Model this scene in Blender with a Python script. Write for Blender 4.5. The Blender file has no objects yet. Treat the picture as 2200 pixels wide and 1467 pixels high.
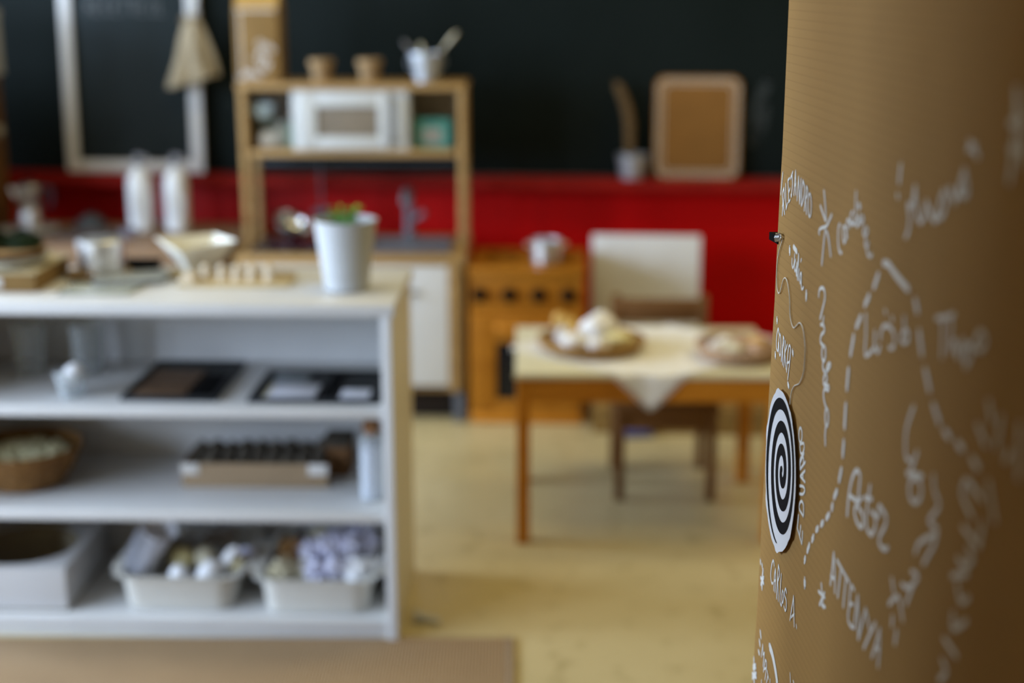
import bpy, bmesh, math, random
from mathutils import Vector, Matrix, noise

sc = bpy.context.scene
R = math.radians
PI = math.pi

# ------------------------------------------------------------------ camera
cam_d = bpy.data.cameras.new('camera')
cam = bpy.data.objects.new('camera', cam_d)
sc.collection.objects.link(cam)
cam.location = (0, 0, 1.385)
cam.rotation_euler = (R(90 - 14.2), 0, 0)
cam_d.sensor_width = 36.0
cam_d.lens = 3055.0 / 2200.0 * 36.0
cam_d.clip_start = 0.05
cam_d.dof.use_dof = True
cam_d.dof.focus_distance = 1.505
cam_d.dof.aperture_fstop = 2.0
sc.camera = cam

# ------------------------------------------------------------------ world, light, exposure
world = bpy.data.worlds.new('daylight_sky')
sc.world = world
world.use_nodes = True
bg = world.node_tree.nodes['Background']
bg.inputs['Color'].default_value = (0.62, 0.78, 1.0, 1)
bg.inputs['Strength'].default_value = 1.5

def area(name, loc, rot, sx, sy, power, col):
    l = bpy.data.lights.new(name, 'AREA')
    l.shape = 'RECTANGLE'; l.size = sx; l.size_y = sy
    l.energy = power; l.color = col
    o = bpy.data.objects.new(name, l)
    sc.collection.objects.link(o)
    o.location = loc; o.rotation_euler = rot
    return o

WIN_X, FRONT_Y = -4.2, -2.0
WIN_Y = (-1.1, 0.6, 2.3, 3.9)      # centres of the four windows in the left wall
WIN_W, WIN_Z0, WIN_Z1 = 1.3, 0.9, 2.4
for i, wy in enumerate(WIN_Y):
    area('window_daylight', (WIN_X - 0.2, wy, (WIN_Z0 + WIN_Z1) / 2), (0, R(-90), 0),
         WIN_Z1 - WIN_Z0, WIN_W, (320, 245, 262, 262)[i], (0.64, 0.78, 1.0))
for lx, ly in ((1.5, 2.5), (1.5, 3.9), (-0.5, 3.2)):   # warm ceiling lamps, dim
    area('ceiling_lamp_light', (lx, ly, 2.90), (0, 0, 0), 1.2, 0.3, 14.0, (1.0, 0.80, 0.33))

sc.view_settings.view_transform = 'Standard'
sc.view_settings.look = 'None'
sc.view_settings.gamma = 1.0
sc.view_settings.use_curve_mapping = False
sc.view_settings.exposure = 0.08
sc.cycles.use_denoising = True
sc.cycles.max_bounces = 8
sc.cycles.sample_clamp_indirect = 6.0
sc.cycles.caustics_reflective = False
sc.cycles.caustics_refractive = False

# ------------------------------------------------------------------ materials
def mat(name, col, rough=0.5, metal=0.0, var=0.0, scale=8.0, col2=None, bump=0.0, bscale=60.0,
        spec=0.3, trans=0.0, stretch=(1, 1, 1), sss=0.0, coat=0.0):
    m = bpy.data.materials.new(name); m.use_nodes = True
    nt = m.node_tree; b = nt.nodes['Principled BSDF']
    b.inputs['Base Color'].default_value = (*col, 1)
    b.inputs['Roughness'].default_value = rough
    b.inputs['Metallic'].default_value = metal
    b.inputs['Specular IOR Level'].default_value = spec
    b.inputs['Transmission Weight'].default_value = trans
    b.inputs['Coat Weight'].default_value = coat
    if sss:
        b.inputs['Subsurface Weight'].default_value = sss
        b.inputs['Subsurface Radius'].default_value = (0.02, 0.02, 0.02)
    tc = nt.nodes.new('ShaderNodeTexCoord')
    mp = nt.nodes.new('ShaderNodeMapping'); mp.inputs['Scale'].default_value = stretch
    nt.links.new(tc.outputs['Object'], mp.inputs['Vector'])
    if var or col2:
        n = nt.nodes.new('ShaderNodeTexNoise'); n.inputs['Scale'].default_value = scale
        n.inputs['Detail'].default_value = 4
        nt.links.new(mp.outputs['Vector'], n.inputs['Vector'])
        r = nt.nodes.new('ShaderNodeValToRGB')
        c2 = col2 or tuple(min(1, c * (1 + var)) for c in col)
        c1 = col if col2 else tuple(c * (1 - var) for c in col)
        r.color_ramp.elements[0].position = 0.35; r.color_ramp.elements[1].position = 0.65
        r.color_ramp.elements[0].color = (*c1, 1); r.color_ramp.elements[1].color = (*c2, 1)
        nt.links.new(n.outputs['Fac'], r.inputs['Fac'])
        nt.links.new(r.outputs['Color'], b.inputs['Base Color'])
    if bump:
        n2 = nt.nodes.new('ShaderNodeTexNoise'); n2.inputs['Scale'].default_value = bscale
        nt.links.new(mp.outputs['Vector'], n2.inputs['Vector'])
        bp = nt.nodes.new('ShaderNodeBump'); bp.inputs['Strength'].default_value = bump
        bp.inputs['Distance'].default_value = 0.002
        nt.links.new(n2.outputs['Fac'], bp.inputs['Height'])
        nt.links.new(bp.outputs['Normal'], b.inputs['Normal'])
    return m

def wave_mat(name, col1, col2, axis, period, rough=0.7, bump=0.5, dist=0.002, sharp=(0.0, 0.25), noise_amt=0.0):
    """stripes of fine relief along one axis: corrugation, rug ribs"""
    m = mat(name, col1, rough)
    nt = m.node_tree; b = nt.nodes['Principled BSDF']
    tc = nt.nodes.new('ShaderNodeTexCoord')
    w = nt.nodes.new('ShaderNodeTexWave'); w.bands_direction = axis
    w.inputs['Scale'].default_value = 2 * PI / (20.0 * period)
    w.inputs['Distortion'].default_value = noise_amt; w.inputs['Detail'].default_value = 2
    w.inputs['Detail Scale'].default_value = 0.6
    nt.links.new(tc.outputs['Object'], w.inputs['Vector'])
    r = nt.nodes.new('ShaderNodeValToRGB')
    r.color_ramp.elements[0].position = sharp[0]; r.color_ramp.elements[1].position = sharp[1]
    r.color_ramp.elements[0].color = (*col2, 1); r.color_ramp.elements[1].color = (*col1, 1)
    nt.links.new(w.outputs['Fac'], r.inputs['Fac'])
    n = nt.nodes.new('ShaderNodeTexNoise'); n.inputs['Scale'].default_value = 5; n.inputs['Detail'].default_value = 5
    nt.links.new(tc.outputs['Object'], n.inputs['Vector'])
    mx = nt.nodes.new('ShaderNodeMix'); mx.data_type = 'RGBA'; mx.blend_type = 'MULTIPLY'
    mx.inputs['Factor'].default_value = 0.35
    mr = nt.nodes.new('ShaderNodeMapRange'); mr.inputs['To Min'].default_value = 0.55; mr.inputs['To Max'].default_value = 1.35
    nt.links.new(n.outputs['Fac'], mr.inputs['Value'])
    nt.links.new(r.outputs['Color'], mx.inputs['A']); nt.links.new(mr.outputs['Result'], mx.inputs['B'])
    nt.links.new(mx.outputs['Result'], b.inputs['Base Color'])
    bp = nt.nodes.new('ShaderNodeBump'); bp.inputs['Strength'].default_value = bump; bp.inputs['Distance'].default_value = dist
    nt.links.new(w.outputs['Fac'], bp.inputs['Height']); nt.links.new(bp.outputs['Normal'], b.inputs['Normal'])
    return m

def wood(name, c1, c2, rough=0.45, stretch=(1, 12, 12), scale=3.0):
    return mat(name, c1, rough, col2=c2, scale=scale, stretch=stretch, bump=0.08, bscale=30, spec=0.2)

M = dict(
    red=mat('red_wall_paint', (0.50, 0.0018, 0.0016), 0.45, var=0.06, scale=1.5, spec=0.12),
    redledge=mat('red_ledge_paint', (0.23, 0.008, 0.005), 0.6, var=0.15, scale=6, spec=0.1),
    slate=mat('green_black_board', (0.0045, 0.0078, 0.0070), 0.62, col2=(0.0075, 0.0115, 0.0110), scale=1.2, spec=0.08),
    slate2=mat('slate_paint', (0.0125, 0.0180, 0.0195), 0.6, col2=(0.0160, 0.0235, 0.0265), scale=2.0, spec=0.12),
    white=mat('white_laminate', (0.61, 0.61, 0.61), 0.38, var=0.02),
    white2=mat('grey_white_melamine', (0.52, 0.53, 0.525), 0.4, var=0.02),
    offwhite=mat('ochre_wall_paint', (0.26, 0.20, 0.12), 0.85, var=0.03),
    ceiling=mat('ceiling_paint', (0.40, 0.36, 0.28), 0.9, var=0.02),
    birch=wood('birch_wood', (0.30, 0.180, 0.068), (0.385, 0.242, 0.098)),
    birchedge=wood('birch_edge', (0.36, 0.24, 0.12), (0.45, 0.31, 0.16)),
    creamside=mat('cream_side_panel', (0.66, 0.63, 0.56), 0.5, var=0.03),
    pine=wood('amber_pine', (0.295, 0.104, 0.0065), (0.37, 0.140, 0.0105)),
    pinedark=wood('dark_pine', (0.46, 0.165, 0.013), (0.56, 0.22, 0.020)),
    pinkwood=wood('pinkish_wood', (0.235, 0.145, 0.085), (0.29, 0.185, 0.115)),
    brownwood=wood('brown_wood', (0.120, 0.055, 0.016), (0.165, 0.080, 0.026)),
    chairwood=wood('chair_wood', (0.150, 0.070, 0.024), (0.205, 0.100, 0.038)),
    kraft=mat('kraft_card', (0.205, 0.120, 0.038), 0.85, var=0.08, scale=14, bump=0.15, bscale=90),
    kraftdark=mat('kraft_card_dark', (0.180, 0.080, 0.014), 0.85, var=0.05, scale=12),
    pot_clay=mat('peat_pot', (0.27, 0.175, 0.085), 0.9, var=0.15, scale=30, bump=0.3, bscale=80),
    steel=mat('brushed_steel', (0.74, 0.74, 0.74), 0.34, 1.0, var=0.05),
    zinc=mat('zinc_metal', (0.50, 0.53, 0.57), 0.42, 0.75, var=0.08, scale=20),
    greysteel=mat('grey_plastic', (0.115, 0.125, 0.15), 0.35, var=0.04),
    chrome=mat('chrome', (0.75, 0.75, 0.75), 0.12, 1.0, var=0.02),
    black=mat('black_plastic', (0.004, 0.004, 0.0045), 0.8, var=0.1, spec=0.04),
    blackgloss=mat('black_glass', (0.008, 0.008, 0.010), 0.15, var=0.1),
    darkcard=mat('black_card', (0.011, 0.0125, 0.0150), 0.6, var=0.15, scale=20),
    ceramic=mat('white_glaze', (0.78, 0.80, 0.82), 0.25, var=0.02),
    enamel=mat('white_enamel', (0.44, 0.45, 0.455), 0.35, var=0.015),
    linen=mat('natural_linen', (0.35, 0.29, 0.195), 0.95, var=0.10, scale=40, bump=0.4, bscale=250),
    whitecloth=mat('white_lace_cloth', (0.80, 0.79, 0.78), 0.95, var=0.05, scale=60, bump=0.5, bscale=180),
    cream=mat('cream_tabletop', (0.66, 0.61, 0.43), 0.4, var=0.03),
    paper=mat('white_paper', (0.84, 0.84, 0.86), 0.8, var=0.02, spec=0.1),
    ink=mat('black_ink', (0.016, 0.015, 0.016), 0.8, var=0.1, spec=0.03),
    marker=mat('white_marker', (0.90, 0.89, 0.84), 0.7, var=0.03, scale=50),
    chalk=mat('faded_chalk', (0.12, 0.13, 0.135), 0.9, var=0.2, scale=60),
    chalkfaint=mat('wiped_chalk', (0.020, 0.025, 0.025), 0.9, var=0.2, scale=60),
    tub=mat('milky_plastic', (0.58, 0.565, 0.52), 0.4, var=0.02, sss=0.25),
    moss=mat('dark_moss', (0.006, 0.013, 0.004), 0.95, col2=(0.012, 0.026, 0.006), scale=40, bump=0.8, bscale=120),
    leaf=mat('sprout_leaf', (0.055, 0.20, 0.018), 0.5, col2=(0.10, 0.30, 0.035), scale=20),
    leafdark=mat('dusty_leaf', (0.07, 0.095, 0.06), 0.7, col2=(0.14, 0.17, 0.12), scale=20),
    soil=mat('potting_soil', (0.035, 0.025, 0.018), 0.95, var=0.3, scale=60),
    wicker=mat('wicker_cane', (0.150, 0.072, 0.020), 0.6, col2=(0.26, 0.135, 0.04), scale=60, bump=0.3),
    rattan=mat('pale_rattan', (0.34, 0.19, 0.058), 0.6, col2=(0.42, 0.25, 0.09), scale=50),
    shell=mat('pale_shell', (0.50, 0.46, 0.32), 0.6, col2=(0.62, 0.57, 0.42), scale=40),
    bread=mat('golden_crust', (0.52, 0.29, 0.06), 0.65, col2=(0.62, 0.42, 0.14), scale=18, bump=0.2),
    dough=mat('white_felt', (0.76, 0.74, 0.73), 0.95, var=0.03, scale=30, bump=0.3),
    cheese=mat('pale_yellow_felt', (0.66, 0.58, 0.30), 0.9, var=0.05),
    pinkish=mat('pinkish_felt', (0.50, 0.34, 0.25), 0.9, var=0.08),
    teal=mat('teal_tin', (0.05, 0.22, 0.19), 0.4, col2=(0.09, 0.32, 0.28), scale=6),
    glass=None,
    sticker=mat('mauve_felt', (0.090, 0.065, 0.062), 0.9, var=0.1),
    lilac=mat('lilac_paper', (0.50, 0.50, 0.66), 0.75, col2=(0.66, 0.65, 0.74), scale=25),
    blue=mat('blue_violet_cloth', (0.075, 0.085, 0.22), 0.8, var=0.1),
    bark=mat('bark', (0.085, 0.042, 0.017), 0.9, var=0.3, scale=60, bump=0.5),
    slice=mat('cut_wood_face', (0.36, 0.23, 0.10), 0.75, var=0.12, scale=20),
    dryplant=mat('dry_plume', (0.090, 0.055, 0.024), 0.95, col2=(0.15, 0.095, 0.042), scale=80),
    slateG=mat('grey_slate_tile', (0.30, 0.32, 0.32), 0.5, var=0.08),
    drift=mat('dark_bark_chips', (0.045, 0.036, 0.026), 0.9, col2=(0.085, 0.072, 0.055), scale=40, bump=0.5),
    brownbox=mat('brown_box_end', (0.14, 0.065, 0.022), 0.8, var=0.1),
    platform=wood('platform_wood', (0.20, 0.115, 0.030), (0.26, 0.15, 0.045)),
    kick=mat('dark_kick_board', (0.020, 0.012, 0.007), 0.8, var=0.1),
    cork=mat('cork', (0.20, 0.095, 0.040), 0.9, var=0.2, scale=60),
    tanbox=mat('pinkish_tan_card', (0.30, 0.21, 0.125), 0.85, var=0.05),
    tape=mat('paper_tape', (0.60, 0.57, 0.54), 0.6, var=0.03),
    string=mat('white_string', (0.85, 0.82, 0.74), 0.85, var=0.04),
)

def glass_mat(name, tint, clear, rough=0.08):
    m = bpy.data.materials.new(name); m.use_nodes = True
    nt = m.node_tree; b = nt.nodes['Principled BSDF']
    b.inputs['Base Color'].default_value = (*tint, 1); b.inputs['Roughness'].default_value = rough
    t = nt.nodes.new('ShaderNodeBsdfTransparent'); t.inputs['Color'].default_value = (*[min(1, .6 + .4 * c) for c in tint], 1)
    lw = nt.nodes.new('ShaderNodeLayerWeight'); lw.inputs['Blend'].default_value = 0.25
    mr = nt.nodes.new('ShaderNodeMapRange'); mr.inputs['To Min'].default_value = 1 - clear; mr.inputs['To Max'].default_value = 0.75
    mx = nt.nodes.new('ShaderNodeMixShader')
    nt.links.new(lw.outputs['Facing'], mr.inputs['Value']); nt.links.new(mr.outputs['Result'], mx.inputs['Fac'])
    nt.links.new(t.outputs['BSDF'], mx.inputs[1]); nt.links.new(b.outputs['BSDF'], mx.inputs[2])
    nt.links.new(mx.outputs['Shader'], nt.nodes['Material Output'].inputs['Surface'])
    return m
M['glass'] = glass_mat('clear_glass', (0.80, 0.84, 0.86), 0.88)
M['pane'] = glass_mat('window_glass', (0.9, 0.93, 0.95), 0.96)
M['acrylic'] = glass_mat('clear_acrylic', (0.75, 0.80, 0.78), 0.90)

# linoleum floor: mottled, slightly glossy
def floor_mat():
    m = mat('mottled_linoleum', (0.42, 0.34, 0.185), 0.34, spec=0.5)
    nt = m.node_tree; b = nt.nodes['Principled BSDF']
    tc = nt.nodes.new('ShaderNodeTexCoord')
    n1 = nt.nodes.new('ShaderNodeTexNoise'); n1.inputs['Scale'].default_value = 2.2; n1.inputs['Detail'].default_value = 6
    n2 = nt.nodes.new('ShaderNodeTexNoise'); n2.inputs['Scale'].default_value = 16; n2.inputs['Detail'].default_value = 3
    for n in (n1, n2): nt.links.new(tc.outputs['Object'], n.inputs['Vector'])
    r1 = nt.nodes.new('ShaderNodeValToRGB')
    r1.color_ramp.elements[0].position = .3; r1.color_ramp.elements[1].position = .7
    r1.color_ramp.elements[0].color = (0.45, 0.365, 0.185, 1); r1.color_ramp.elements[1].color = (0.52, 0.430, 0.235, 1)
    r2 = nt.nodes.new('ShaderNodeValToRGB')
    r2.color_ramp.elements[0].position = .30; r2.color_ramp.elements[1].position = .42
    r2.color_ramp.elements[0].color = (0.70, 0.68, 0.60, 1); r2.color_ramp.elements[1].color = (1, 1, 1, 1)
    nt.links.new(n1.outputs['Fac'], r1.inputs['Fac']); nt.links.new(n2.outputs['Fac'], r2.inputs['Fac'])
    mx = nt.nodes.new('ShaderNodeMix'); mx.data_type = 'RGBA'; mx.blend_type = 'MULTIPLY'; mx.inputs['Factor'].default_value = 0.8
    nt.links.new(r1.outputs['Color'], mx.inputs['A']); nt.links.new(r2.outputs['Color'], mx.inputs['B'])
    nt.links.new(mx.outputs['Result'], b.inputs['Base Color'])
    return m
M['floor'] = floor_mat()
M['corrugated'] = wave_mat('corrugated_kraft', (0.425, 0.232, 0.058), (0.365, 0.192, 0.046), 'Z', 0.0087, rough=0.75, bump=0.2, dist=0.0006, sharp=(0.0, 0.05), noise_amt=0.0)
M['rug'] = wave_mat('ribbed_jute', (0.40, 0.275, 0.155), (0.20, 0.125, 0.062), 'X', 0.0068, rough=0.95, bump=0.8, dist=0.003, sharp=(0.1, 0.6))

# ------------------------------------------------------------------ mesh helpers
class B:
    """collects shapes into one mesh"""
    def __init__(self): self.bm = bmesh.new()
    def box(self, x0, x1, y0, y1, z0, z1, bev=0.002, rot=None, at=None):
        vs = [self.bm.verts.new((x, y, z)) for x in (x0, x1) for y in (y0, y1) for z in (z0, z1)]
        idx = ((0, 1, 3, 2), (4, 6, 7, 5), (0, 4, 5, 1), (2, 3, 7, 6), (0, 2, 6, 4), (1, 5, 7, 3))
        fs = [self.bm.faces.new([vs[i] for i in f]) for f in idx]
        if rot is not None:
            bmesh.ops.transform(self.bm, matrix=(Matrix.Translation(at or (0, 0, 0)) @ rot), verts=vs)
        if bev:
            es = list({e for f in fs for e in f.edges})
            bmesh.ops.bevel(self.bm, geom=es, offset=bev, segments=2, affect='EDGES', profile=0.6)
        return self
    def lathe(self, prof, c=(0, 0, 0), seg=32, sx=1.0, sy=1.0, wob=None, rot=None):
        rings = []; new = []
        for k, (r, z) in enumerate(prof):
            ring = []
            if r <= 1e-6:
                v = self.bm.verts.new((0, 0, z)); ring = [v]
            else:
                for i in range(seg):
                    a = 2 * PI * i / seg
                    rr = r * (wob(a, k) if wob else 1)
                    ring.append(self.bm.verts.new((rr * math.cos(a) * sx, rr * math.sin(a) * sy, z)))
            rings.append(ring); new += ring
        for a, b in zip(rings, rings[1:]):
            if len(a) == 1 and len(b) == 1: continue
            for i in range(seg):
                j = (i + 1) % seg
                if len(a) == 1: self.bm.faces.new((a[0], b[j], b[i]))
                elif len(b) == 1: self.bm.faces.new((a[i], a[j], b[0]))
                else: self.bm.faces.new((a[i], a[j], b[j], b[i]))
        mtx = Matrix.Translation(c)
        if rot is not None: mtx = mtx @ rot
        bmesh.ops.transform(self.bm, matrix=mtx, verts=new)
        return self
    def tube(self, pts, r, seg=8, closed=False):
        pts = [Vector(p) for p in pts]; n = len(pts); rings = []
        up = Vector((0.31, 0.17, 0.93)).normalized()
        for i, p in enumerate(pts):
            if closed: d = pts[(i + 1) % n] - pts[i - 1]
            else: d = pts[min(i + 1, n - 1)] - pts[max(i - 1, 0)]
            d = d.normalized() if d.length > 1e-9 else Vector((0, 0, 1))
            s = d.cross(up)
            if s.length < 1e-3: s = d.cross(Vector((1, 0, 0)))
            s.normalize(); t = s.cross(d)
            rr = r[i] if isinstance(r, (list, tuple)) else r
            rings.append([self.bm.verts.new(p + s * math.cos(2 * PI * k / seg) * rr + t * math.sin(2 * PI * k / seg) * rr) for k in range(seg)])
        m = n if closed else n - 1
        for i in range(m):
            a, b = rings[i], rings[(i + 1) % n]
            for k in range(seg):
                self.bm.faces.new((a[k], a[(k + 1) % seg], b[(k + 1) % seg], b[k]))
        if not closed:
            self.bm.faces.new(rings[0][::-1]); self.bm.faces.new(rings[-1])
        return self
    def prism(self, poly, h0, h1, plane='XY', bev=0.0):
        def P(u, v, h): return {'XY': (u, v, h), 'XZ': (u, h, v), 'YZ': (h, u, v)}[plane]
        a = [self.bm.verts.new(P(u, v, h0)) for u, v in poly]
        b = [self.bm.verts.new(P(u, v, h1)) for u, v in poly]
        n = len(poly)
        fs = [self.bm.faces.new(a[::-1]), self.bm.faces.new(b)]
        for i in range(n): fs.append(self.bm.faces.new((a[i], a[(i + 1) % n], b[(i + 1) % n], b[i])))
        if bev:
            es = list({e for f in fs[:2] for e in f.edges})
            bmesh.ops.bevel(self.bm, geom=es, offset=bev, segments=2, affect='EDGES', profile=0.6)
        return self
    def sheet(self, fn, nu, nv, thick=0.0):
        g = [[self.bm.verts.new(fn(i / nu, j / nv)) for j in range(nv + 1)] for i in range(nu + 1)]
        fs = [self.bm.faces.new((g[i][j], g[i + 1][j], g[i + 1][j + 1], g[i][j + 1])) for i in range(nu) for j in range(nv)]
        if thick:
            bmesh.ops.recalc_face_normals(self.bm, faces=fs)
            bmesh.ops.solidify(self.bm, geom=fs, thickness=thick)
        return self
    def blob(self, c, rad, amp=0.0, freq=20.0, sub=3, seed=0.0, flat=False):
        r = bmesh.ops.create_icosphere(self.bm, subdivisions=sub, radius=1.0)
        for v in r['verts']:
            d = v.co.normalized()
            k = 1 + amp * noise.noise(Vector((d.x * freq * .1 + seed, d.y * freq * .1 - seed, d.z * freq * .1 + 2 * seed))) * 2
            z = d.z * rad[2] * k
            if flat and z < 0: z *= 0.25
            v.co = Vector((c[0] + d.x * rad[0] * k, c[1] + d.y * rad[1] * k, c[2] + z))
        return self
    def ribbon(self, pts, w, fn, cap=True):
        """flat stroke: 2-D points, width, fn(u, v) -> 3-D"""
        n = len(pts); L = []; Rr = []
        for i in range(n):
            a = pts[max(i - 1, 0)]; b = pts[min(i + 1, n - 1)]
            dx, dy = b[0] - a[0], b[1] - a[1]; l = math.hypot(dx, dy) or 1e-9
            nx, ny = -dy / l * w / 2, dx / l * w / 2
            L.append((pts[i][0] + nx, pts[i][1] + ny)); Rr.append((pts[i][0] - nx, pts[i][1] - ny))
        vl = [self.bm.verts.new(fn(*p)) for p in L]; vr = [self.bm.verts.new(fn(*p)) for p in Rr]
        for i in range(n - 1): self.bm.faces.new((vl[i], vr[i], vr[i + 1], vl[i + 1]))
        if cap:
            for (q, l, r, i0, i1) in ((pts[0], vl[0], vr[0], 1, 0), (pts[-1], vr[-1], vl[-1], n - 2, n - 1)):
                dx, dy = pts[i1][0] - pts[i0][0], pts[i1][1] - pts[i0][1]; a0 = math.atan2(dy, dx)
                mid = [self.bm.verts.new(fn(q[0] + w / 2 * math.cos(a0 + t), q[1] + w / 2 * math.sin(a0 + t))) for t in (R(45), 0, R(-45))]
                self.bm.faces.new([l] + mid + [r])
        return self
    def obj(self, name, m, parent=None, smooth=True, loc=None, rotz=None, angle=35):
        bmesh.ops.recalc_face_normals(self.bm, faces=self.bm.faces)
        me = bpy.data.meshes.new(name); self.bm.to_mesh(me); self.bm.free()
        me.materials.append(m)
        if smooth:
            me.polygons.foreach_set('use_smooth', [True] * len(me.polygons))
            me.set_sharp_from_angle(angle=R(angle))
        o = bpy.data.objects.new(name, me); sc.collection.objects.link(o)
        if parent: o.parent = parent
        if loc: o.location = loc
        if rotz: o.rotation_euler = (0, 0, rotz)
        return o

def smooth_pts(pts, k=5, closed=False):
    pts = [Vector(p) for p in pts]; n = len(pts)
    if n < 3: return [tuple(p) for p in pts]
    out = []
    rng = range(n) if closed else range(n - 1)
    for i in rng:
        if closed: p0, p1, p2, p3 = (pts[(i + d) % n] for d in (-1, 0, 1, 2))
        else: p0, p1, p2, p3 = pts[max(i - 1, 0)], pts[i], pts[i + 1], pts[min(i + 2, n - 1)]
        for s in range(k):
            t = s / k
            out.append(tuple(0.5 * ((2 * p1) + (p2 - p0) * t + (2 * p0 - 5 * p1 + 4 * p2 - p3) * t * t + (3 * p1 - p0 - 3 * p2 + p3) * t ** 3)))
    if not closed: out.append(tuple(pts[-1]))
    return out

def tag(o, label, cat, group=None):
    o['label'] = label; o['category'] = cat
    if group: o['group'] = group
    return o
def thing(name, label, cat, loc=(0, 0, 0), rotz=0.0, group=None):
    o = bpy.data.objects.new(name, None); sc.collection.objects.link(o)
    o.empty_display_size = 0.05
    o.location = loc; o.rotation_euler = (0, 0, rotz)
    return tag(o, label, cat, group)
def struct(o):
    o['kind'] = 'structure'; return o
def copy_thing(src, loc, rotz, label, group=None):
    c = src.copy(); sc.collection.objects.link(c); c.location = loc; c.rotation_euler = (0, 0, rotz)
    c['label'] = label
    if group: c['group'] = group
    for ch in list(src.children):
        d = ch.copy(); sc.collection.objects.link(d); d.parent = c
        for g in list(ch.children):
            e = g.copy(); sc.collection.objects.link(e); e.parent = d
    return c
# ------------------------------------------------------------------ the room
WA = math.atan(-0.077)                       # the back wall is turned a little, right side nearer
def wallp(x, dy, z):                         # a point dy in front of the back wall
    return (x * math.cos(WA) + dy * math.sin(WA), 5.04 + x * math.sin(WA) - dy * math.cos(WA), z)

struct(B().box(-4.5, 2.9, -2.2, 5.7, -0.1, 0.0, 0).obj('floor', M['floor'], smooth=False))
struct(B().box(-4.5, 2.9, -2.2, 5.7, 3.0, 3.1, 0).obj('ceiling', M['ceiling'], smooth=False))
wb = struct(B().box(-4.7, 2.9, 0, 0.12, 0, 3.0, 0).obj('wall_back', M['offwhite'], smooth=False))
wb.location = (0, 5.04, 0); wb.rotation_euler = (0, 0, WA)
rp = B().box(-4.65, 2.85, -0.006, 0.0, 0.0, 0.695, 0.002).obj('red_panel', M['red'], wb)
struct(B().box(2.6, 2.7, -2.1, 5.2, 0, 3.0, 0).obj('wall_right', M['offwhite'], smooth=False))
struct(B().box(-4.3, 2.7, FRONT_Y - 0.1, FRONT_Y, 0, 3.0, 0).obj('wall_front', M['offwhite'], smooth=False))
# left wall with four window openings
wl = B(); x0, x1 = WIN_X - 0.1, WIN_X
wl.box(x0, x1, -2.1, 5.5, 0, WIN_Z0, 0); wl.box(x0, x1, -2.1, 5.5, WIN_Z1, 3.0, 0)
edges = [-2.1] + [e for wy in WIN_Y for e in (wy - WIN_W / 2, wy + WIN_W / 2)] + [5.5]
for a, b in zip(edges[0::2], edges[1::2]): wl.box(x0, x1, a, b, WIN_Z0, WIN_Z1, 0)
struct(wl.obj('wall_left', M['offwhite'], smooth=False))
for i, (wx, wy, wr) in enumerate([(WIN_X - 0.05, wy, 0) for wy in WIN_Y]):
    e = bpy.data.objects.new('window_%d' % (i + 1), None); sc.collection.objects.link(e); struct(e)
    e.location = (wx, wy, WIN_Z0); e.rotation_euler = (0, 0, wr)
    h, w = WIN_Z1 - WIN_Z0, WIN_W
    for (ya, yb, za, zb) in ((-w / 2, -w / 2 + .05, 0, h), (w / 2 - .05, w / 2, 0, h), (-w / 2 + .05, w / 2 - .05, 0, .05), (-w / 2 + .05, w / 2 - .05, h - .05, h)):
        B().box(-.03, .03, ya, yb, za, zb, .003).obj('frame_rail', M['white'], e)
    B().box(-.02, .02, -.02, .02, .05, h - .05, .003).obj('mullion', M['white'], e)
    B().box(-.004, .004, -w / 2 + .05, w / 2 - .05, .05, h - .05, 0).obj('pane', M['pane'], e, smooth=False)
# added partition beside the camera, out of view, shades the panel's near part
struct(B().box(-0.88, -0.80, -0.9, 1.72, 0, 2.5, 0.004).obj('added_shade_partition', M['brownwood']))

# chalk ledge, red, the whole width of the back wall
lg = B()
lg.box(-4.6, 2.8, -0.155, 0.0, 0.690, 0.720, 0.004)
lg.box(-4.6, 2.8, -0.155, -0.143, 0.720, 0.726, 0.002)
lo = struct(lg.obj('trim_1', M['redledge'])); lo.location = (0, 5.04, 0); lo.rotation_euler = (0, 0, WA)

cb = thing('chalkboard', 'long dark green-black chalkboard covering the wall above the red ledge', 'chalkboard', (0, 5.04, 0), WA)
B().box(-4.3, 2.75, -0.016, 0.0, 0.724, 2.2, 0.002).obj('writing_surface', M['slate'], cb)
B().box(-4.3, 2.75, -0.022, 0.0, 2.2, 2.23, 0.003).obj('frame_rail', M['birch'], cb)
ch = B()
for pts in (((0.855, 0.86), (0.845, 0.93), (0.86, 1.0), (0.885, 1.05)), ((0.83, 0.84), (0.865, 0.90), (0.875, 0.97))):
    ch.ribbon(smooth_pts([(*p, 0) for p in pts], 5) if False else [(p[0], p[1]) for p in smooth_pts([(a, b, 0) for a, b in pts], 5)], 0.035, lambda u, v: (u, -0.0166, v))
ch.obj('chalk_smudge', M['chalkfaint'], cb)

# ------------------------------------------------------------------ cardboard panel with the white writing
PA = R(-88.1)
pn = thing('cardboard_panel', 'tall corrugated brown cardboard panel covered with white handwritten names, nearest the camera', 'cardboard', (0.282, 1.5, 0), PA)
edge = [(-0.036, 0.0), (-0.026, 0.30), (-0.0172, 0.588), (-0.0104, 0.6727), (-0.0061, 0.749), (-0.0060, 0.8145), (0.0029, 0.976), (0.0078, 1.052), (0.0074, 1.096), (0.0086, 1.166), (0.0112, 1.212), (0.0096, 1.367), (0.016, 1.6), (0.022, 1.95)]
pb = B(); pb.prism(edge + [(1.25, 1.95), (1.25, 0.0)], 0.0, 0.007, 'XZ')
pb.obj('corrugated_sheet', M['corrugated'], pn, smooth=False)
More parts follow.
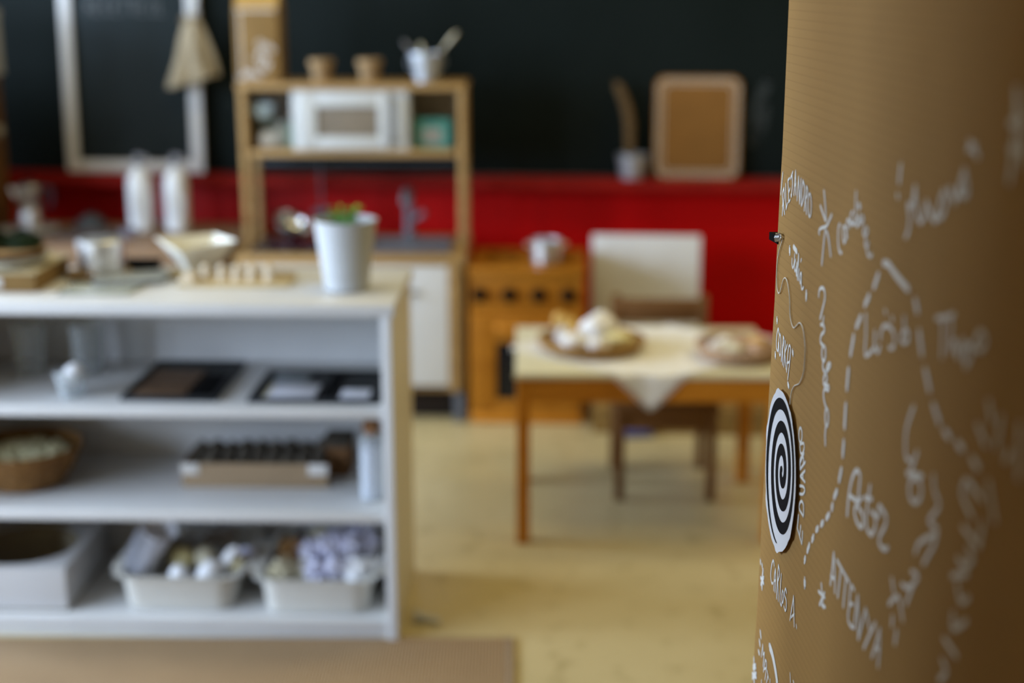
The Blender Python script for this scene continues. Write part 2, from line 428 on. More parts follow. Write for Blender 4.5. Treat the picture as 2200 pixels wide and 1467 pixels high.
# handwriting on the panel, millimetres along the sheet and above the floor
STROKES = [
    ('lettering', 2.7, [[(20.1,1192),(17.5,1180.9),(15.5,1168.8)], [(26.8,1148),(26.9,1160.3),(23,1170.2),(28.6,1177)], [(28.6,1177),(32.5,1169.1),(30.5,1160.8),(37.6,1151)], [(25.6,1157.8),(31.1,1161.9)], [(36.3,1182.7),(39.3,1170.1),(43.6,1157.4)], [(43.6,1157.4),(48.6,1164.1)], [(52.3,1190.6),(46,1187.5)], [(46,1187.5),(51.1,1176.7),(53.5,1165.8)], [(51.4,1175.3),(57.1,1180.5)], [(53.5,1165.8),(60.1,1169.7)], [(57.3,1190.5),(66.3,1198.9)], [(63.5,1195.9),(67.5,1187.3),(66.7,1179),(65.1,1173.6),(62.8,1175.2)], [(74.3,1176.4),(76.8,1201.2)], [(76.8,1201.2),(83.2,1178.2)], [(75.4,1186),(81.6,1188.8)], [(89.5,1173.4),(91.2,1197.2)], [(91.2,1197.2),(101,1172)], [(101,1172),(102.2,1196.8)], [(110.8,1196.1),(108,1186.8),(108.4,1172.7)], [(110.8,1196.1),(117.3,1191.8),(118.9,1186.5),(116.8,1179.6),(110.4,1171.7),(108.4,1172.7)], [(121.9,1168.2),(124.9,1181.7),(126.8,1192.7)], [(126.8,1192.7),(131.5,1190.1),(130.8,1184.5),(125.1,1179.9)], [(125.1,1179.9),(132,1166.4)], [(140.8,1187.8),(144.3,1186.8),(147.5,1183.1),(149.5,1177.8),(149.8,1172.3),(148.4,1167.9),(145.5,1165.9),(142,1166.9),(138.8,1170.5),(136.8,1175.9),(136.4,1181.5),(137.9,1185.8),(140.8,1187.8)]]),
    ('lettering', 2.7, [[(80.2,1112.5),(81,1107),(85.3,1103.9),(90,1109.7),(90.6,1119.1)], [(95.8,1114.5),(91.8,1107.6),(95.4,1102.5),(99.3,1106.2),(101.7,1112.5)], [(101.7,1112.5),(101.2,1101.2),(104.4,1099.9)], [(101.2,1101.2),(108.2,1111.3),(108.2,1122.7)], [(108.2,1122.7),(106.4,1113.9),(105.4,1105),(108.1,1096.3)], [(112.8,1108.1),(111.2,1101.3),(113.8,1096.8)], [(120.5,1119.7),(118.4,1117.2)], [(122.8,1106.3),(118.8,1104.3),(117.7,1099.8),(121.2,1095.2),(123.8,1100.1),(124.4,1105)], [(123.2,1106.6),(125,1096.5),(127.6,1091.7),(131.6,1091.9),(135.4,1094.8)]]),
    ('marker_dot', 6, [[(67.5,1121.2),(68.6,1116.2)], [(83.9,1125.4),(99.2,1123.1)], [(146.9,1091.8),(147.1,1085.5)]]),
    ('lettering', 2.7, [[(37.9,1023.3),(32.5,1027.9),(28,1019.5),(28.2,1006.9),(36.3,1004.2),(36.9,1013.3)], [(42.3,1024.3),(45.7,1022.9),(48.7,1017.8),(50.2,1010.9),(49.6,1004.9),(47.1,1002),(43.7,1003.3),(40.7,1008.4),(39.2,1015.4),(39.8,1021.4),(42.3,1024.3)], [(54.2,997.8),(57.3,1013.1),(58.3,1025.6)], [(58.3,1025.6),(63.2,1022.7),(58.6,1012.7)], [(58.6,1012.7),(61.6,996)], [(69.3,1023.6),(67.8,995.6)], [(78.3,1021.8),(69.6,1010.8)], [(69.6,1010.8),(78.2,996)], [(81.7,993.6),(85.2,1021.2),(94.7,1019.3),(88.1,987.2)], [(81.2,1003),(92.6,1007.4)]]),
    ('marker_dot', 5.5, [[(24.9,1036.8),(25.6,1033.5)], [(24.9,998.4),(25.6,995)], [(102.6,1021.4),(104.7,1018.3)], [(88.9,983.4),(93.9,981)]]),
    ('lettering', 3.4, [[(193.2,1198),(200.9,1185.1),(206.6,1172.6)], [(182.9,1182.3),(193.2,1177.2),(204.5,1171.7)], [(225.7,1180.7),(218.4,1174.5),(208.8,1167.4),(191.7,1162.8),(183.3,1159.1),(184.5,1155.9)], [(205.8,1163),(203.3,1151.8),(200.1,1129.6)], [(210.8,1163.5),(219.9,1157.6),(230.7,1143.4)]]),
    ('lettering', 3.4, [[(255.2,1177.1),(251.2,1173.4),(251.4,1165.9),(254.9,1156.7),(260.5,1152.9),(265.6,1153.3)], [(272.5,1177.6),(266.7,1176.1),(266.7,1169.7),(271.9,1163.6),(277.4,1168.9),(274.5,1177.4)], [(274.5,1177.4),(281.3,1169.5)], [(282.6,1177.2),(278.2,1183.3),(283.8,1185.3),(291.6,1181.3)], [(294.5,1194.3),(289.5,1190.4),(293,1183.7),(301.2,1186.1)], [(301.1,1212.4),(302.7,1200.8),(305.1,1185.7)], [(305.1,1185.7),(312,1184.8),(314.5,1190.3),(308.6,1191.4)], [(317,1195.8),(320.6,1188.3)], [(320.6,1188.3),(328.9,1192.7),(324.5,1195.5)], [(334.6,1187.6),(331,1182.9),(337,1180.9),(342.2,1185.8),(338.9,1188.3)], [(339.4,1178.3),(338.5,1174.1),(344.2,1172.6),(346,1177)], [(344.2,1172.6),(348,1167.8),(355.3,1167.1),(359.2,1169.4)]]),
    ('marker_dot', 6, [[(310.9,1202.5),(314.8,1201.6)]]),
    ('lettering', 3.6, [[(194.7,1098.4),(196.4,1105),(204.6,1108.7),(213.5,1108.6),(217.7,1101.8),(211.7,1090.4),(204.3,1079.1)], [(216.7,1083.9),(215.7,1076.2)], [(207.7,1074.3),(217.6,1076.1),(222.5,1071.7),(211.9,1065.1),(210.6,1058.6),(220.3,1057.4)], [(223.3,1057.9),(227.5,1057.6),(230.7,1054.7),(231.6,1050.5),(230,1046.4),(226.3,1044),(222.1,1044.3),(218.9,1047.1),(218,1051.4),(219.6,1055.5),(223.3,1057.9)], [(225.4,1044.1),(224.2,1037.8),(232.7,1035.3),(245.6,1042),(250.8,1047.6),(242.7,1045.4),(236.9,1037.9),(229.1,1027.3),(233.6,1023.1),(241.5,1030.8),(236.3,1034.9)], [(233.6,1023.1),(249,1026.4),(247,1021.7),(236,1020.2),(232.2,1013.4),(238,1007.2),(245.7,1003.9)], [(246.5,1004.4),(250.1,1003.9),(253.1,1000.6),(254.1,995.7),(252.9,991.1),(249.9,988.5),(246.2,989),(243.3,992.3),(242.2,997.3),(243.4,1001.9),(246.5,1004.4)], [(247.4,988),(246.3,979.1),(249.2,969.8)]]),
    ('lettering', 3, [[(151,955.4),(155.1,955.2),(158.2,952.4),(159.2,947.9),(157.6,943.6),(154.2,940.9),(150.1,941.1),(146.9,943.9),(145.9,948.4),(147.5,952.8),(151,955.4)], [(152.7,938.4),(167.1,944.4),(170.1,939.7),(163.9,932.3),(156.1,932),(152.7,938.4)], [(158.9,914.4),(178.2,928.9)], [(159.8,915),(157.1,922.8),(163.6,929.2),(170.3,929.7),(170.6,923.9)], [(158.4,921.4),(171,935.3)], [(181.5,909.1),(161.3,908.1)], [(161.3,908.1),(179.1,920.1)], [(172.5,908.5),(171.1,914.9)], [(160.6,897.6),(174.4,902),(182.6,901.7),(176.8,895.1),(162.3,889.8)], [(183.3,874),(165.5,874.7),(166,881.5),(173.9,886),(181.1,884.2),(183.3,874)], [(161.3,852.9),(181.9,844.5)], [(161.3,852.9),(163.1,867.6)], [(171.1,848.9),(173.2,860)], [(181.9,844.5),(181.6,857.3)]]),
    ('dash', 6, [[(193.6,828.7),(199.2,838.9)], [(202.2,843.1),(212.5,858)], [(217.5,861),(226.4,871.8)], [(230.8,877.4),(241.7,885.9)], [(247.3,889.1),(258.6,898.6)], [(264.7,902.4),(277.7,913.8)], [(282.1,917.3),(286.6,927.1)], [(287.4,931),(299.2,945.1)], [(301.1,951.1),(308.3,969.4)], [(309,977),(310.4,996)], [(309.5,1003.4),(309.2,1029.8)], [(309.6,1038.3),(311.2,1062.3)], [(312.5,1070.2),(320.9,1093.8)], [(324.3,1098.7),(339.7,1114.5)], [(345.1,1122.5),(360.1,1136.5)], [(368.4,1142.2),(381.9,1159.5)], [(389.1,1168.1),(403.9,1170.3),(420.8,1167),(438.4,1164.1),(461.1,1161.3)], [(474,1159.2),(485.3,1148.4)], [(488.5,1139.3),(501.5,1120.2)], [(508,1115.3),(524.3,1099.4)], [(530.5,1095),(550.3,1084)], [(556.4,1083.2),(572.4,1081.6)], [(583.4,1082.9),(599.3,1082.3)], [(612.7,1082.3),(629.1,1078.7)]]),
    ('dash', 8, [[(199.3,816.8),(201.6,806.1)]]),
    ('lettering', 2.8, [[(68,772.2),(62.2,776.1),(55.8,769),(52.6,756.2),(55.9,750.2),(61.3,748.6),(65.4,751.7)], [(71,744.8),(71,762.2),(74,771.4)], [(74,771.4),(77.4,761),(77.7,746)], [(71,755.5),(78,760.6)], [(86,742.2),(86,766.1),(87.1,781.3)], [(87.1,781.3),(93.6,777.3),(93.4,771.3),(88.1,763.1)], [(88.1,763.1),(95.2,743.5)], [(102.4,777.8),(102.2,763.4),(103,747.7),(109.5,744.8),(111.3,749.2)], [(112.4,763.4),(114.8,763.1),(116.7,760.6),(117.5,756.8),(116.9,753.1),(115.1,751),(112.8,751.2),(110.8,753.7),(110,757.6),(110.6,761.3),(112.4,763.4)], [(130.4,768.6),(124.5,771),(121.6,763),(130.6,760),(131.3,751.9),(127.6,747.5),(121.8,749.5)], [(150.4,747.4),(155.1,762.3),(160.6,778.7)], [(160.6,778.7),(169.5,749.5)], [(152.2,751.4),(166.5,761.9)], [(176.3,754.6),(178.4,751.9)]]),
    ('marker_dot', 4.5, [[(-1.5,749.4),(0.1,746)], [(8.2,748.5),(9.4,745.7)], [(14.3,745.1),(12.2,732.4),(13.1,721)], [(4.3,731),(12.5,731.2),(20.8,730.7)], [(19.3,737.6),(7,723.9)]]),
    ('lettering', 2.6, [[(25.5,643.6),(30,660.9)], [(30,660.9),(34.2,650.2)], [(34.2,650.2),(40.6,656.3)], [(40.6,656.3),(38.6,646.5),(37,637.3)], [(40.3,632.6),(47.2,650.8)], [(47.2,650.8),(53.6,650.3),(53.1,639.5),(49.7,627.8)], [(43.7,637.3),(52.3,643.3)], [(63.5,640.1),(58.4,628)], [(59.2,643.7),(67.8,638.1)], [(75.2,641.2),(75.4,637)], [(34.1,618.9),(33.5,615)]]),
    ('lettering', 2.6, [[(161.2,693.2),(165.2,684.1)], [(175.9,692),(179.5,691.6)]]),
    ('marker_dot', 5, [[(14.4,669.6),(19.3,663.9)], [(12.1,657.2),(16.6,653.2)], [(10.2,643.3),(15.4,641.8)], [(-12,623.1),(-11,618.7)], [(-7.5,616.6),(-6.3,606.1),(-4.7,594.9)], [(-13.6,612.9),(0.1,616.6)], [(-1.6,619.6),(-12.9,609.4)], [(-15.6,601.3),(5.3,607.2)], [(3.6,611.8),(-14,596.5)]]),
    ('marker_dot', 10, [[(64.1,675.3),(78.1,673.2),(91.1,666.8),(101,660),(107.2,653.6)]]),
    ('lettering', 3.8, [[(292.9,850),(296.4,867.3),(298.3,883.3)], [(298.3,883.3),(306,864.6),(309.4,849.4)], [(293.5,859.1),(306.8,861)], [(324.6,879.4),(320,849.8)], [(310.2,881.4),(332.4,879.9)], [(342.2,877.5),(339.2,849.4)], [(332.4,879.9),(352.9,878.9)], [(369.3,878.7),(358.8,877.7),(357.2,859.6),(356.8,846.1),(366.3,843.9),(377.7,848)], [(357.9,860.8),(368.1,865.1)], [(376.5,850.7),(381.1,878.9)], [(381.1,878.9),(390.9,843.6)], [(390.9,843.6),(405.6,878.2)], [(405.6,878.2),(419.8,865.9)], [(433.8,878.8),(421.1,862.9),(406.6,843)], [(430.1,846.4),(438.8,862.6),(446,879.3)], [(446,879.3),(448.6,863.8),(448.2,846.7)], [(436.8,858.9),(449.3,862.4)]]),
    ('lettering', 3.8, [[(261.8,837.2),(267.7,827.6),(273.6,818.1)], [(253.7,825.9),(276.8,829.7)], [(275.1,834),(260,814.9)], [(267.8,818.5),(280.4,822.1)]]),
    ('lettering', 4.5, [[(333.6,933),(334.4,950.8),(341.5,970),(353.5,981.8),(364.7,980.8),(364.2,968.1),(363,953.9)], [(337.3,953.1),(362.4,956.8)], [(371.8,963.4),(359.9,952.7),(355.1,944.5),(365.2,938.9),(378.1,939.9),(382.4,946.9),(377.6,951.9),(366.6,952.7)], [(395,983.1),(391.5,965.9),(389.6,952.8),(395.2,944.5),(407.7,944.6)], [(381.6,967.7),(402.2,973.9)], [(407.7,944.6),(416.4,955.4),(413.7,963.4),(403.4,963.7)], [(403.4,963.7),(421.2,965.7),(423.2,976.1),(434.7,975.7),(442.6,974.6),(442.4,966.9),(430.3,953.2),(430.4,946.6),(443,947),(452.5,952.1)]]),
    ('lettering', 3.8, [[(352.3,1118.2),(355.5,1100.5),(357.7,1083.8),(381,1096)], [(380.4,1110.3),(381.9,1099.9),(391.6,1095.2),(396.6,1101.8)], [(396.5,1107.8),(399.8,1117.4),(411.5,1122.6),(427,1122.3),(433,1116.9),(430.9,1109.5),(421.8,1107.1)], [(404.2,1133.2),(406.6,1131.4)], [(422.1,1131.5),(425.2,1130.5)], [(453,1139.3),(455.9,1130.5)], [(450.5,1125.8),(463.9,1130.8),(465.4,1123.9),(452.8,1119.6),(450.5,1125.8)]]),
    ('lettering', 3.8, [[(525.2,1155.2),(542.7,1159.8),(559.2,1165.7)], [(537.1,1157.5),(540.3,1146.9),(542.3,1131.4)], [(554,1162.5),(556.5,1155),(557.9,1139.1)], [(557.9,1139.1),(564.5,1148.9),(573.9,1139.3),(580.5,1153.9),(585.3,1145.3),(589.9,1137.1)], [(589.9,1137.1),(598.3,1148.7),(591.9,1152.9),(584.8,1147.6)], [(599.8,1153.9),(610.3,1166.2),(620.2,1163),(614.2,1155.2),(601.1,1154.3)]]),
    ('lettering', 4.5, [[(419.1,1250.2),(417.8,1236.1)], [(415.9,1226.7),(418.2,1225.2)], [(443.3,1198.9),(448.2,1203.4),(449.6,1214.4),(443.6,1223.6),(452.5,1223.2),(457.6,1238.7)], [(457.6,1238.7),(463.5,1224.9),(473.2,1215.3),(482.9,1221),(485.9,1231.8)], [(485.9,1231.8),(498.5,1223.5),(509.2,1222.4),(514.7,1236.1),(521.2,1244.8)], [(521.2,1244.8),(527.2,1236.4),(520.3,1226.4),(508.4,1226.2)], [(531.9,1248.5),(544.3,1240.1)], [(544.3,1240.1),(548.4,1246.6),(558.5,1263.9)], [(558.5,1263.9),(565.3,1254.3),(566,1248.1),(553,1247.3),(558.1,1252.2)], [(564.7,1283.4),(573.1,1279.2),(581.3,1275.6)], [(562.9,1278.1),(575.4,1282)]]),
    ('lettering', 5, [[(637.8,1267.3),(638.8,1283.1),(639.4,1300.3),(636.1,1322.6)], [(636.1,1322.6),(646.8,1301),(655.5,1279.4)], [(631.4,1301.8),(649.4,1305.7)], [(634.9,1286.6),(653.6,1287.6)]]),
    ('lettering', 4.2, [[(489.4,1079.4),(476.6,1057),(479.6,1037.9),(492.1,1037.9)], [(504.8,1049.3),(495.4,1033.3),(488.3,1025.1)], [(505,1029.6),(513.3,1030.7),(519.2,1027.9),(520.5,1022.3),(516.7,1016),(509.1,1011.3),(500.6,1010),(494.5,1012.7),(493.2,1018.5),(497.3,1025),(505,1029.6)], [(485.8,1026.4),(520.6,1035.9)]]),
    ('lettering', 4.2, [[(543.3,1044.7),(547.4,1035.3),(559.1,1027.4),(541.1,1009.5),(559.2,1009.8),(554.5,995.5)], [(559.8,1007.3),(525.5,986.4),(517.4,974.5)], [(554.5,995.5),(536.7,974.1)], [(512.4,957.9),(527.2,960),(509,943.3),(491.9,938.7)], [(518.5,950.4),(505.6,928.5)]]),
    ('marker_dot', 4.5, [[(467.2,932.3),(473.8,924.6)], [(465,909.8),(485.5,925.3),(500.1,912.5)], [(476,904.2),(475.4,896.2)], [(488,897.7),(485.8,885.9)]]),
    ('lettering', 4.5, [[(606.8,1064),(601.8,1052.5),(622.7,1043.9)], [(608.6,1064.7),(636.9,1061.5)], [(645.7,1076.7),(660.8,1056)], [(608.6,1031.4),(638.7,1029.8)], [(638.7,1029.8),(641.9,1047.3)], [(604.4,1007.2),(617.9,1007.2),(630.4,1018.1),(620.5,1020.9)], [(596.2,990.8),(622.5,1003.6)], [(606.5,989.5),(616.2,981),(627.8,989.1)], [(603.7,966.7),(606.1,956.2),(627.8,972.2)], [(591.1,941.6),(615.7,940.5)], [(590.7,925),(600,920.7),(588.1,908.6)]]),
    ('lettering', 4.5, [[(634.3,1126.5),(642.5,1116)], [(619.4,1106.2),(635.5,1098.1)], [(656.4,1123),(654.5,1102.5)], [(675.6,1106.4),(669.1,1099.2)], [(687.3,1127.6),(692.2,1095.9)]]),
]
THREAD = [(38.3,1124.6),(32.9,1118.8),(27.6,1113.6),(21,1103.4),(18.6,1092.7),(19,1079.9),(21.4,1072.7),(26.3,1067.8),(33.1,1066.2),(40.3,1070.5),(46.5,1079),(52,1085.2),(57.4,1087.9),(63.7,1087.9),(71,1084.6),(77.8,1078.6),(82.3,1072.6),(85.2,1065.3),(85.5,1061.7),(89.3,1054.7),(97,1048.5),(107.1,1046.7),(117.3,1051.3),(128.5,1057),(138.7,1057.5),(147.3,1053.6),(153.6,1046.8),(158.2,1039),(159,1029),(157.7,1015.8),(152,1007.2),(141.7,998.4),(129.8,993.4),(122.1,990.2),(114.8,984.4),(109.9,977.9),(108.3,970.9),(107.5,966.4)]
def marker_stroke(bb, s, w, j, trim):
    p = [(a / 1000, b / 1000) for a, b in s]
    if trim:                                        # the round ends reach past the last point
        for e, q in ((0, 1), (-1, -2)):
            d_ = Vector(p[q]) - Vector(p[e]); d_ = d_.normalized() * min(w / 2200, d_.length * .3)
            p[e] = (p[e][0] + d_.x, p[e][1] + d_.y)
    if len(p) > 2: p = [(q[0], q[1]) for q in smooth_pts([(a, b, 0) for a, b in p], 4)]
    off = -0.0004 - 0.00003 * (j % 12)
    bb.ribbon(p, w / 1000, lambda u, v, o=off: (u, o, v))
for nm, w, strokes in STROKES:
    if nm == 'lettering':                           # one word, one part
        bb = B()
        for j, s in enumerate(strokes): marker_stroke(bb, s, w, j, False)
        bb.obj('handwritten_word', M['marker'], pn, smooth=False)
    else:                                           # dashes and dots, each its own part
        for j, s in enumerate(strokes):
            bb = B(); marker_stroke(bb, s, w, j, nm == 'dash'); bb.obj(nm, M['marker'], pn, smooth=False)

# paper spiral disc stuck to the panel
sp = thing('paper_spiral', 'round white paper cut-out printed with a black spiral, stuck near the panel edge', 'paper disc', (0.282, 1.5, 0), PA)
CU, CV = 0.0864, 0.8864
random.seed(4)
def lift(r): return -0.0012 - 0.0026 * max(0, (r - 0.045) / 0.04) ** 2
disc = B(); nr, ns = 6, 60
irr = [0.0862 + 0.0016 * math.sin(3 * 2 * PI * i / ns + 1) + (0.0022 if i % 9 in (0, 1) else 0) + random.uniform(-.0005, .0005) for i in range(ns)]
def dp(r, a): return (CU + 0.83 * r * math.cos(a), lift(r), CV + r * math.sin(a))
c0 = disc.bm.verts.new(dp(0, 0)); rings = []
for k in range(1, nr + 1):
    rings.append([disc.bm.verts.new(dp(irr[i] * k / nr, 2 * PI * i / ns)) for i in range(ns)])
for i in range(ns):
    j = (i + 1) % ns
    disc.bm.faces.new((c0, rings[0][i], rings[0][j]))
    for k in range(nr - 1): disc.bm.faces.new((rings[k][i], rings[k + 1][i], rings[k + 1][j], rings[k][j]))
disc.obj('paper_disc', M['paper'], sp)
spb = B(); U = 0.0245 / 185; N = 260; t0, t1 = -0.35 * PI, 7.0 * PI; prev = None
for i in range(N + 1):
    t = t0 + (t1 - t0) * i / N                      # counter-clockwise from straight up
    ro = max(4, 31 + 185 * t / (2 * PI)); wd = 95 * min(1, (i + 1) / 26) * min(1, (N - i + 4) / 36)
    if ro > 610: ro = 610
    ri = max(0.5, ro - wd)
    a = PI / 2 + t
    q = [spb.bm.verts.new((CU + 0.83 * r * U * math.cos(a), lift(r * U) - 0.0006, CV + r * U * math.sin(a))) for r in (ro, ri)]
    if prev: spb.bm.faces.new((prev[0], prev[1], q[1], q[0]))
    prev = q
spb.obj('printed_spiral', M['ink'], sp)

# thread running from the clip down to the spiral
tp = smooth_pts([(a / 1000, -0.0014, b / 1000) for a, b in THREAD], 4)
th = B().tube(tp, 0.0007, 6).obj('thread', M['string'])
th.location = (0.282, 1.5, 0); th.rotation_euler = (0, 0, PA)
tag(th, 'thin white thread curling down the panel from the clip to the spiral', 'thread')

# binder clip on the panel edge
cl = thing('binder_clip', 'tiny black clip with silver wire gripping the far edge of the cardboard panel', 'clip', (0.282, 1.5, 0), PA)
bc = B(); z0, z1 = 1.1150, 1.1235
bc.prism([(-0.016, -0.004), (-0.014, 0.0105), (0.012, 0.0082), (0.012, 0.0073), (0.0092, 0.0073), (0.0088, -0.0003), (0.014, -0.0003), (0.014, -0.0012), (0.006, -0.0015)], z0, z1, 'XY', 0.0003)
bc.obj('clip_body', M['black'], cl)
wi = B(); zc_ = lambda u: 0.5 * (z0 + z1) + 0.20 * (u + 0.004)
wi.tube(smooth_pts([(0.010, -0.0022, zc_(.010) - .003), (0.024, -0.0026, zc_(.024) - .003), (0.035, -0.003, zc_(.035) - .002), (0.0385, -0.003, zc_(.0385)), (0.035, -0.003, zc_(.035) + .002), (0.024, -0.0026, zc_(.024) + .003), (0.010, -0.0022, zc_(.010) + .003)], 4), 0.0009, 6)
for k in range(4):
    u = 0.012 + 0.0062 * k; c = zc_(u)
    wi.tube([(u, -0.0028, c - .0045), (u + .0012, -0.0038, c), (u + .0022, -0.0028, c + .0045)], 0.0011, 6)
wi.obj('wire_lever', M['steel'], cl)

# ------------------------------------------------------------------ rug
rg = thing('jute_rug', 'flat ribbed brown jute rug lying on the floor in front of the white shelf', 'rug', (0, 0, 0))
B().box(-2.2, -0.012, 1.2, 2.835, 0.0, 0.006, 0.002).obj('ribbed_weave', M['rug'], rg)
B().box(-0.012, 0.004, 1.2, 2.835, 0.0, 0.007, 0.002).obj('bound_edge', mat('jute_binding', (0.25, 0.18, 0.115), 0.95, var=0.1, scale=60), rg)

# ------------------------------------------------------------------ white shelf unit
SY = R(-1.8)
sh = thing('white_shelf', 'low open white shelving unit with three shelves full of play materials', 'shelf', (-0.247, 2.826, 0), SY)
SL, SD = 1.02, 0.385
B().box(-0.021, 0, 0, SD, 0, 0.722, 0.0015).obj('side_panel', M['creamside'], sh)['label'] = 'cream side panel'
B().box(-0.0215, -0.0005, -0.004, 0.0, 0, 0.722, 0.001).obj('front_edge_strip', M['white'], sh)
B().box(-SL, -SL + 0.021, 0, SD, 0, 0.722, 0.0015).obj('side_panel', M['white'], sh)
B().box(-SL - 0.004, 0.006, -0.006, SD + 0.003, 0.722, 0.746, 0.002).obj('top_board', M['white'], sh)
for z in (0.524, 0.293): B().box(-SL + 0.021, -0.021, 0.0, SD - 0.006, z - 0.021, z, 0.0015).obj('shelf_board', M['white'], sh)
B().box(-SL + 0.021, -0.021, 0.0, SD - 0.006, 0.028, 0.047, 0.0015).obj('bottom_board', M['white'], sh)
B().box(-SL + 0.021, -0.021, 0.006, 0.022, 0.0, 0.028, 0.001).obj('plinth', M['white'], sh)
B().box(-SL + 0.021, -0.021, SD - 0.006, SD, 0.0, 0.722, 0).obj('back_panel', M['white'], sh, smooth=False)

# ------------------------------------------------------------------ play kitchen
pk = thing('play_kitchen', 'birch and white wooden play kitchen with microwave hutch, against the chalkboard wall', 'play kitchen', (-0.152, 4.40, 0), R(-1.0))
KW = 0.72
B().box(-KW - .004, .006, -0.008, .392, 0.520, 0.549, 0.003).obj('worktop', M['birch'], pk)
for x in (-0.018, -KW): B().box(x, x + 0.018, 0.006, .388, 0.105, 0.520, 0.002).obj('side_panel', M['birch'], pk)
B().box(-KW + .018, -0.018, 0.37, .385, 0.105, 0.520, 0.001).obj('back_panel', M['white'], pk)
B().box(-KW + .018, -0.018, 0.01, .37, 0.105, 0.118, 0.001).obj('bottom_panel', M['birch'], pk)
B().box(-KW * .5 - .008, -KW * .5 + .008, 0.02, .37, 0.118, 0.520, 0.001).obj('middle_panel', M['birch'], pk)
for x0, x1, hx in ((-KW + .020, -KW / 2 - .012, -KW / 2 - .05), (-KW / 2 + .0, -0.050, -0.185)):
    d = B().box(x0, x1, -0.008, 0.006, 0.126, 0.517, 0.003).obj('door', M['white'], pk)
    hb = B(); hb.tube(smooth_pts([(hx - .03, -0.008, .436), (hx - .03, -0.026, .436), (hx + .03, -0.026, .436), (hx + .03, -0.008, .436)], 3), 0.0055, 8)
    hb.obj('door_handle', M['greysteel'], d)
B().box(-0.050, -0.018, -0.006, 0.008, 0.105, 0.520, 0.002).obj('corner_stile', M['birch'], pk)
for x in (-0.035, -KW + .003):
    for y in (0.008, 0.345):
        B().box(x, x + 0.032, y, y + 0.035, 0.0, 0.105, 0.003).obj('leg', M['greysteel'], pk)['label'] = 'dark grey leg'
B().box(-KW + .036, -0.036, 0.075, 0.087, 0.0, 0.1045, 0.001).obj('kick_board', M['kick'], pk)
# hutch
HZ = 1.073
for x in (-KW, -0.022):
    for y in (0.150, 0.345):
        B().box(x, x + 0.022, y, y + 0.040, 0.549, HZ - 0.020, 0.003).obj('hutch_post', M['birch'], pk)
    B().box(x + .004, x + 0.018, 0.1905, 0.3445, 0.845, HZ - 0.020, 0.002).obj('hutch_side', M['birch'], pk)
B().box(-KW - .004, .004, 0.140, .385, HZ - 0.020, HZ, 0.003).obj('hutch_top', M['birch'], pk)
B().box(-KW + .0305, -.0305, 0.150, .375, 0.842, 0.862, 0.003).obj('hutch_shelf', M['birch'], pk)
for x0, x1 in ((-KW + .032, -.556), (-.174, -.032)):
    B().box(x0, x1, 0.366, .375, 0.863, HZ - .021, 0.001).obj('hutch_back', mat('grey_back_panel', (.62, .56, .47), .6, var=.03), pk)
# microwave in the hutch
mw = B().box(-.552, -.178, 0.155, .372, 0.8625, HZ - .0205, 0.003).obj('microwave', M['white2'], pk)
dr = B()
dx0, dx1, dz0, dz1, wx0, wx1, wz0, wz1 = -.527, -.243, .872, 1.044, -.472, -.273, .906, 1.002
for q in ((dx0, wx0, dz0, dz1), (wx1, dx1, dz0, dz1), (wx0, wx1, dz0, wz0), (wx0, wx1, wz1, dz1)):
    dr.box(q[0], q[1], 0.139, 0.154, q[2], q[3], 0.0015)
dr.obj('microwave_door', M['white2'], mw)
B().box(wx0, wx1, 0.147, 0.153, wz0, wz1, 0.0005).obj('door_window', mat('smoked_window', (0.20, 0.165, 0.125), 0.3, var=0.08), mw)
B().tube(smooth_pts([(-.228, .152, .890), (-.228, .130, .893), (-.228, .128, .955), (-.228, .130, 1.018), (-.228, .152, 1.022)], 4), 0.0055, 8).obj('microwave_handle', M['greysteel'], mw)
B().box(-.214, -.186, 0.150, 0.155, .872, 1.044, 0.001).obj('control_strip', M['white2'], mw)
# sink, hob, tap
sk = B()
for q in ((-.335, -.045, .035, .055), (-.335, -.045, .255, .275)): sk.box(q[0], q[1], q[2], q[3], .5495, .559, .002)
for q in ((-.335, -.315), (-.065, -.045)): sk.box(q[0], q[1], .055, .255, .5495, .559, .002)
sk.box(-.315, -.065, .055, .255, .5495, .552, 0)
sk.obj('sink_basin', M['greysteel'], pk)
fa = B(); fa.lathe([(0, .5495), (.026, .5495), (.026, .556), (.016, .562), (.014, .62), (.014, .715), (.009, .722), (0, .722)], (-.197, .31, 0), 20)
fa.tube(smooth_pts([(-.197, .31, .706), (-.199, .27, .716), (-.202, .22, .706), (-.203, .205, .680)], 4), .011, 10)
fo = fa.obj('faucet', M['greysteel'], pk)
B().tube([(-.185, .31, .615), (-.158, .30, .628), (-.146, .295, .642)], [.008, .010, .012], 8).obj('tap_lever', M['greysteel'], fo)
hb = B().box(-.695, -.375, .03, .33, .5495, .553, .001).obj('hob_plate', M['blackgloss'], pk)
for x, y in ((-.62, .10), (-.47, .10), (-.62, .25), (-.47, .25)):
    B().lathe([(.050, .5532), (.058, .5532), (.058, .5538), (.050, .5538), (.050, .5532)], (x, y, 0), 24).obj('hob_ring', M['greysteel'], hb)
rail = B().tube([(-.69, .34, .80), (-.03, .34, .80)], .005, 8).obj('utensil_rail', M['greysteel'], pk)
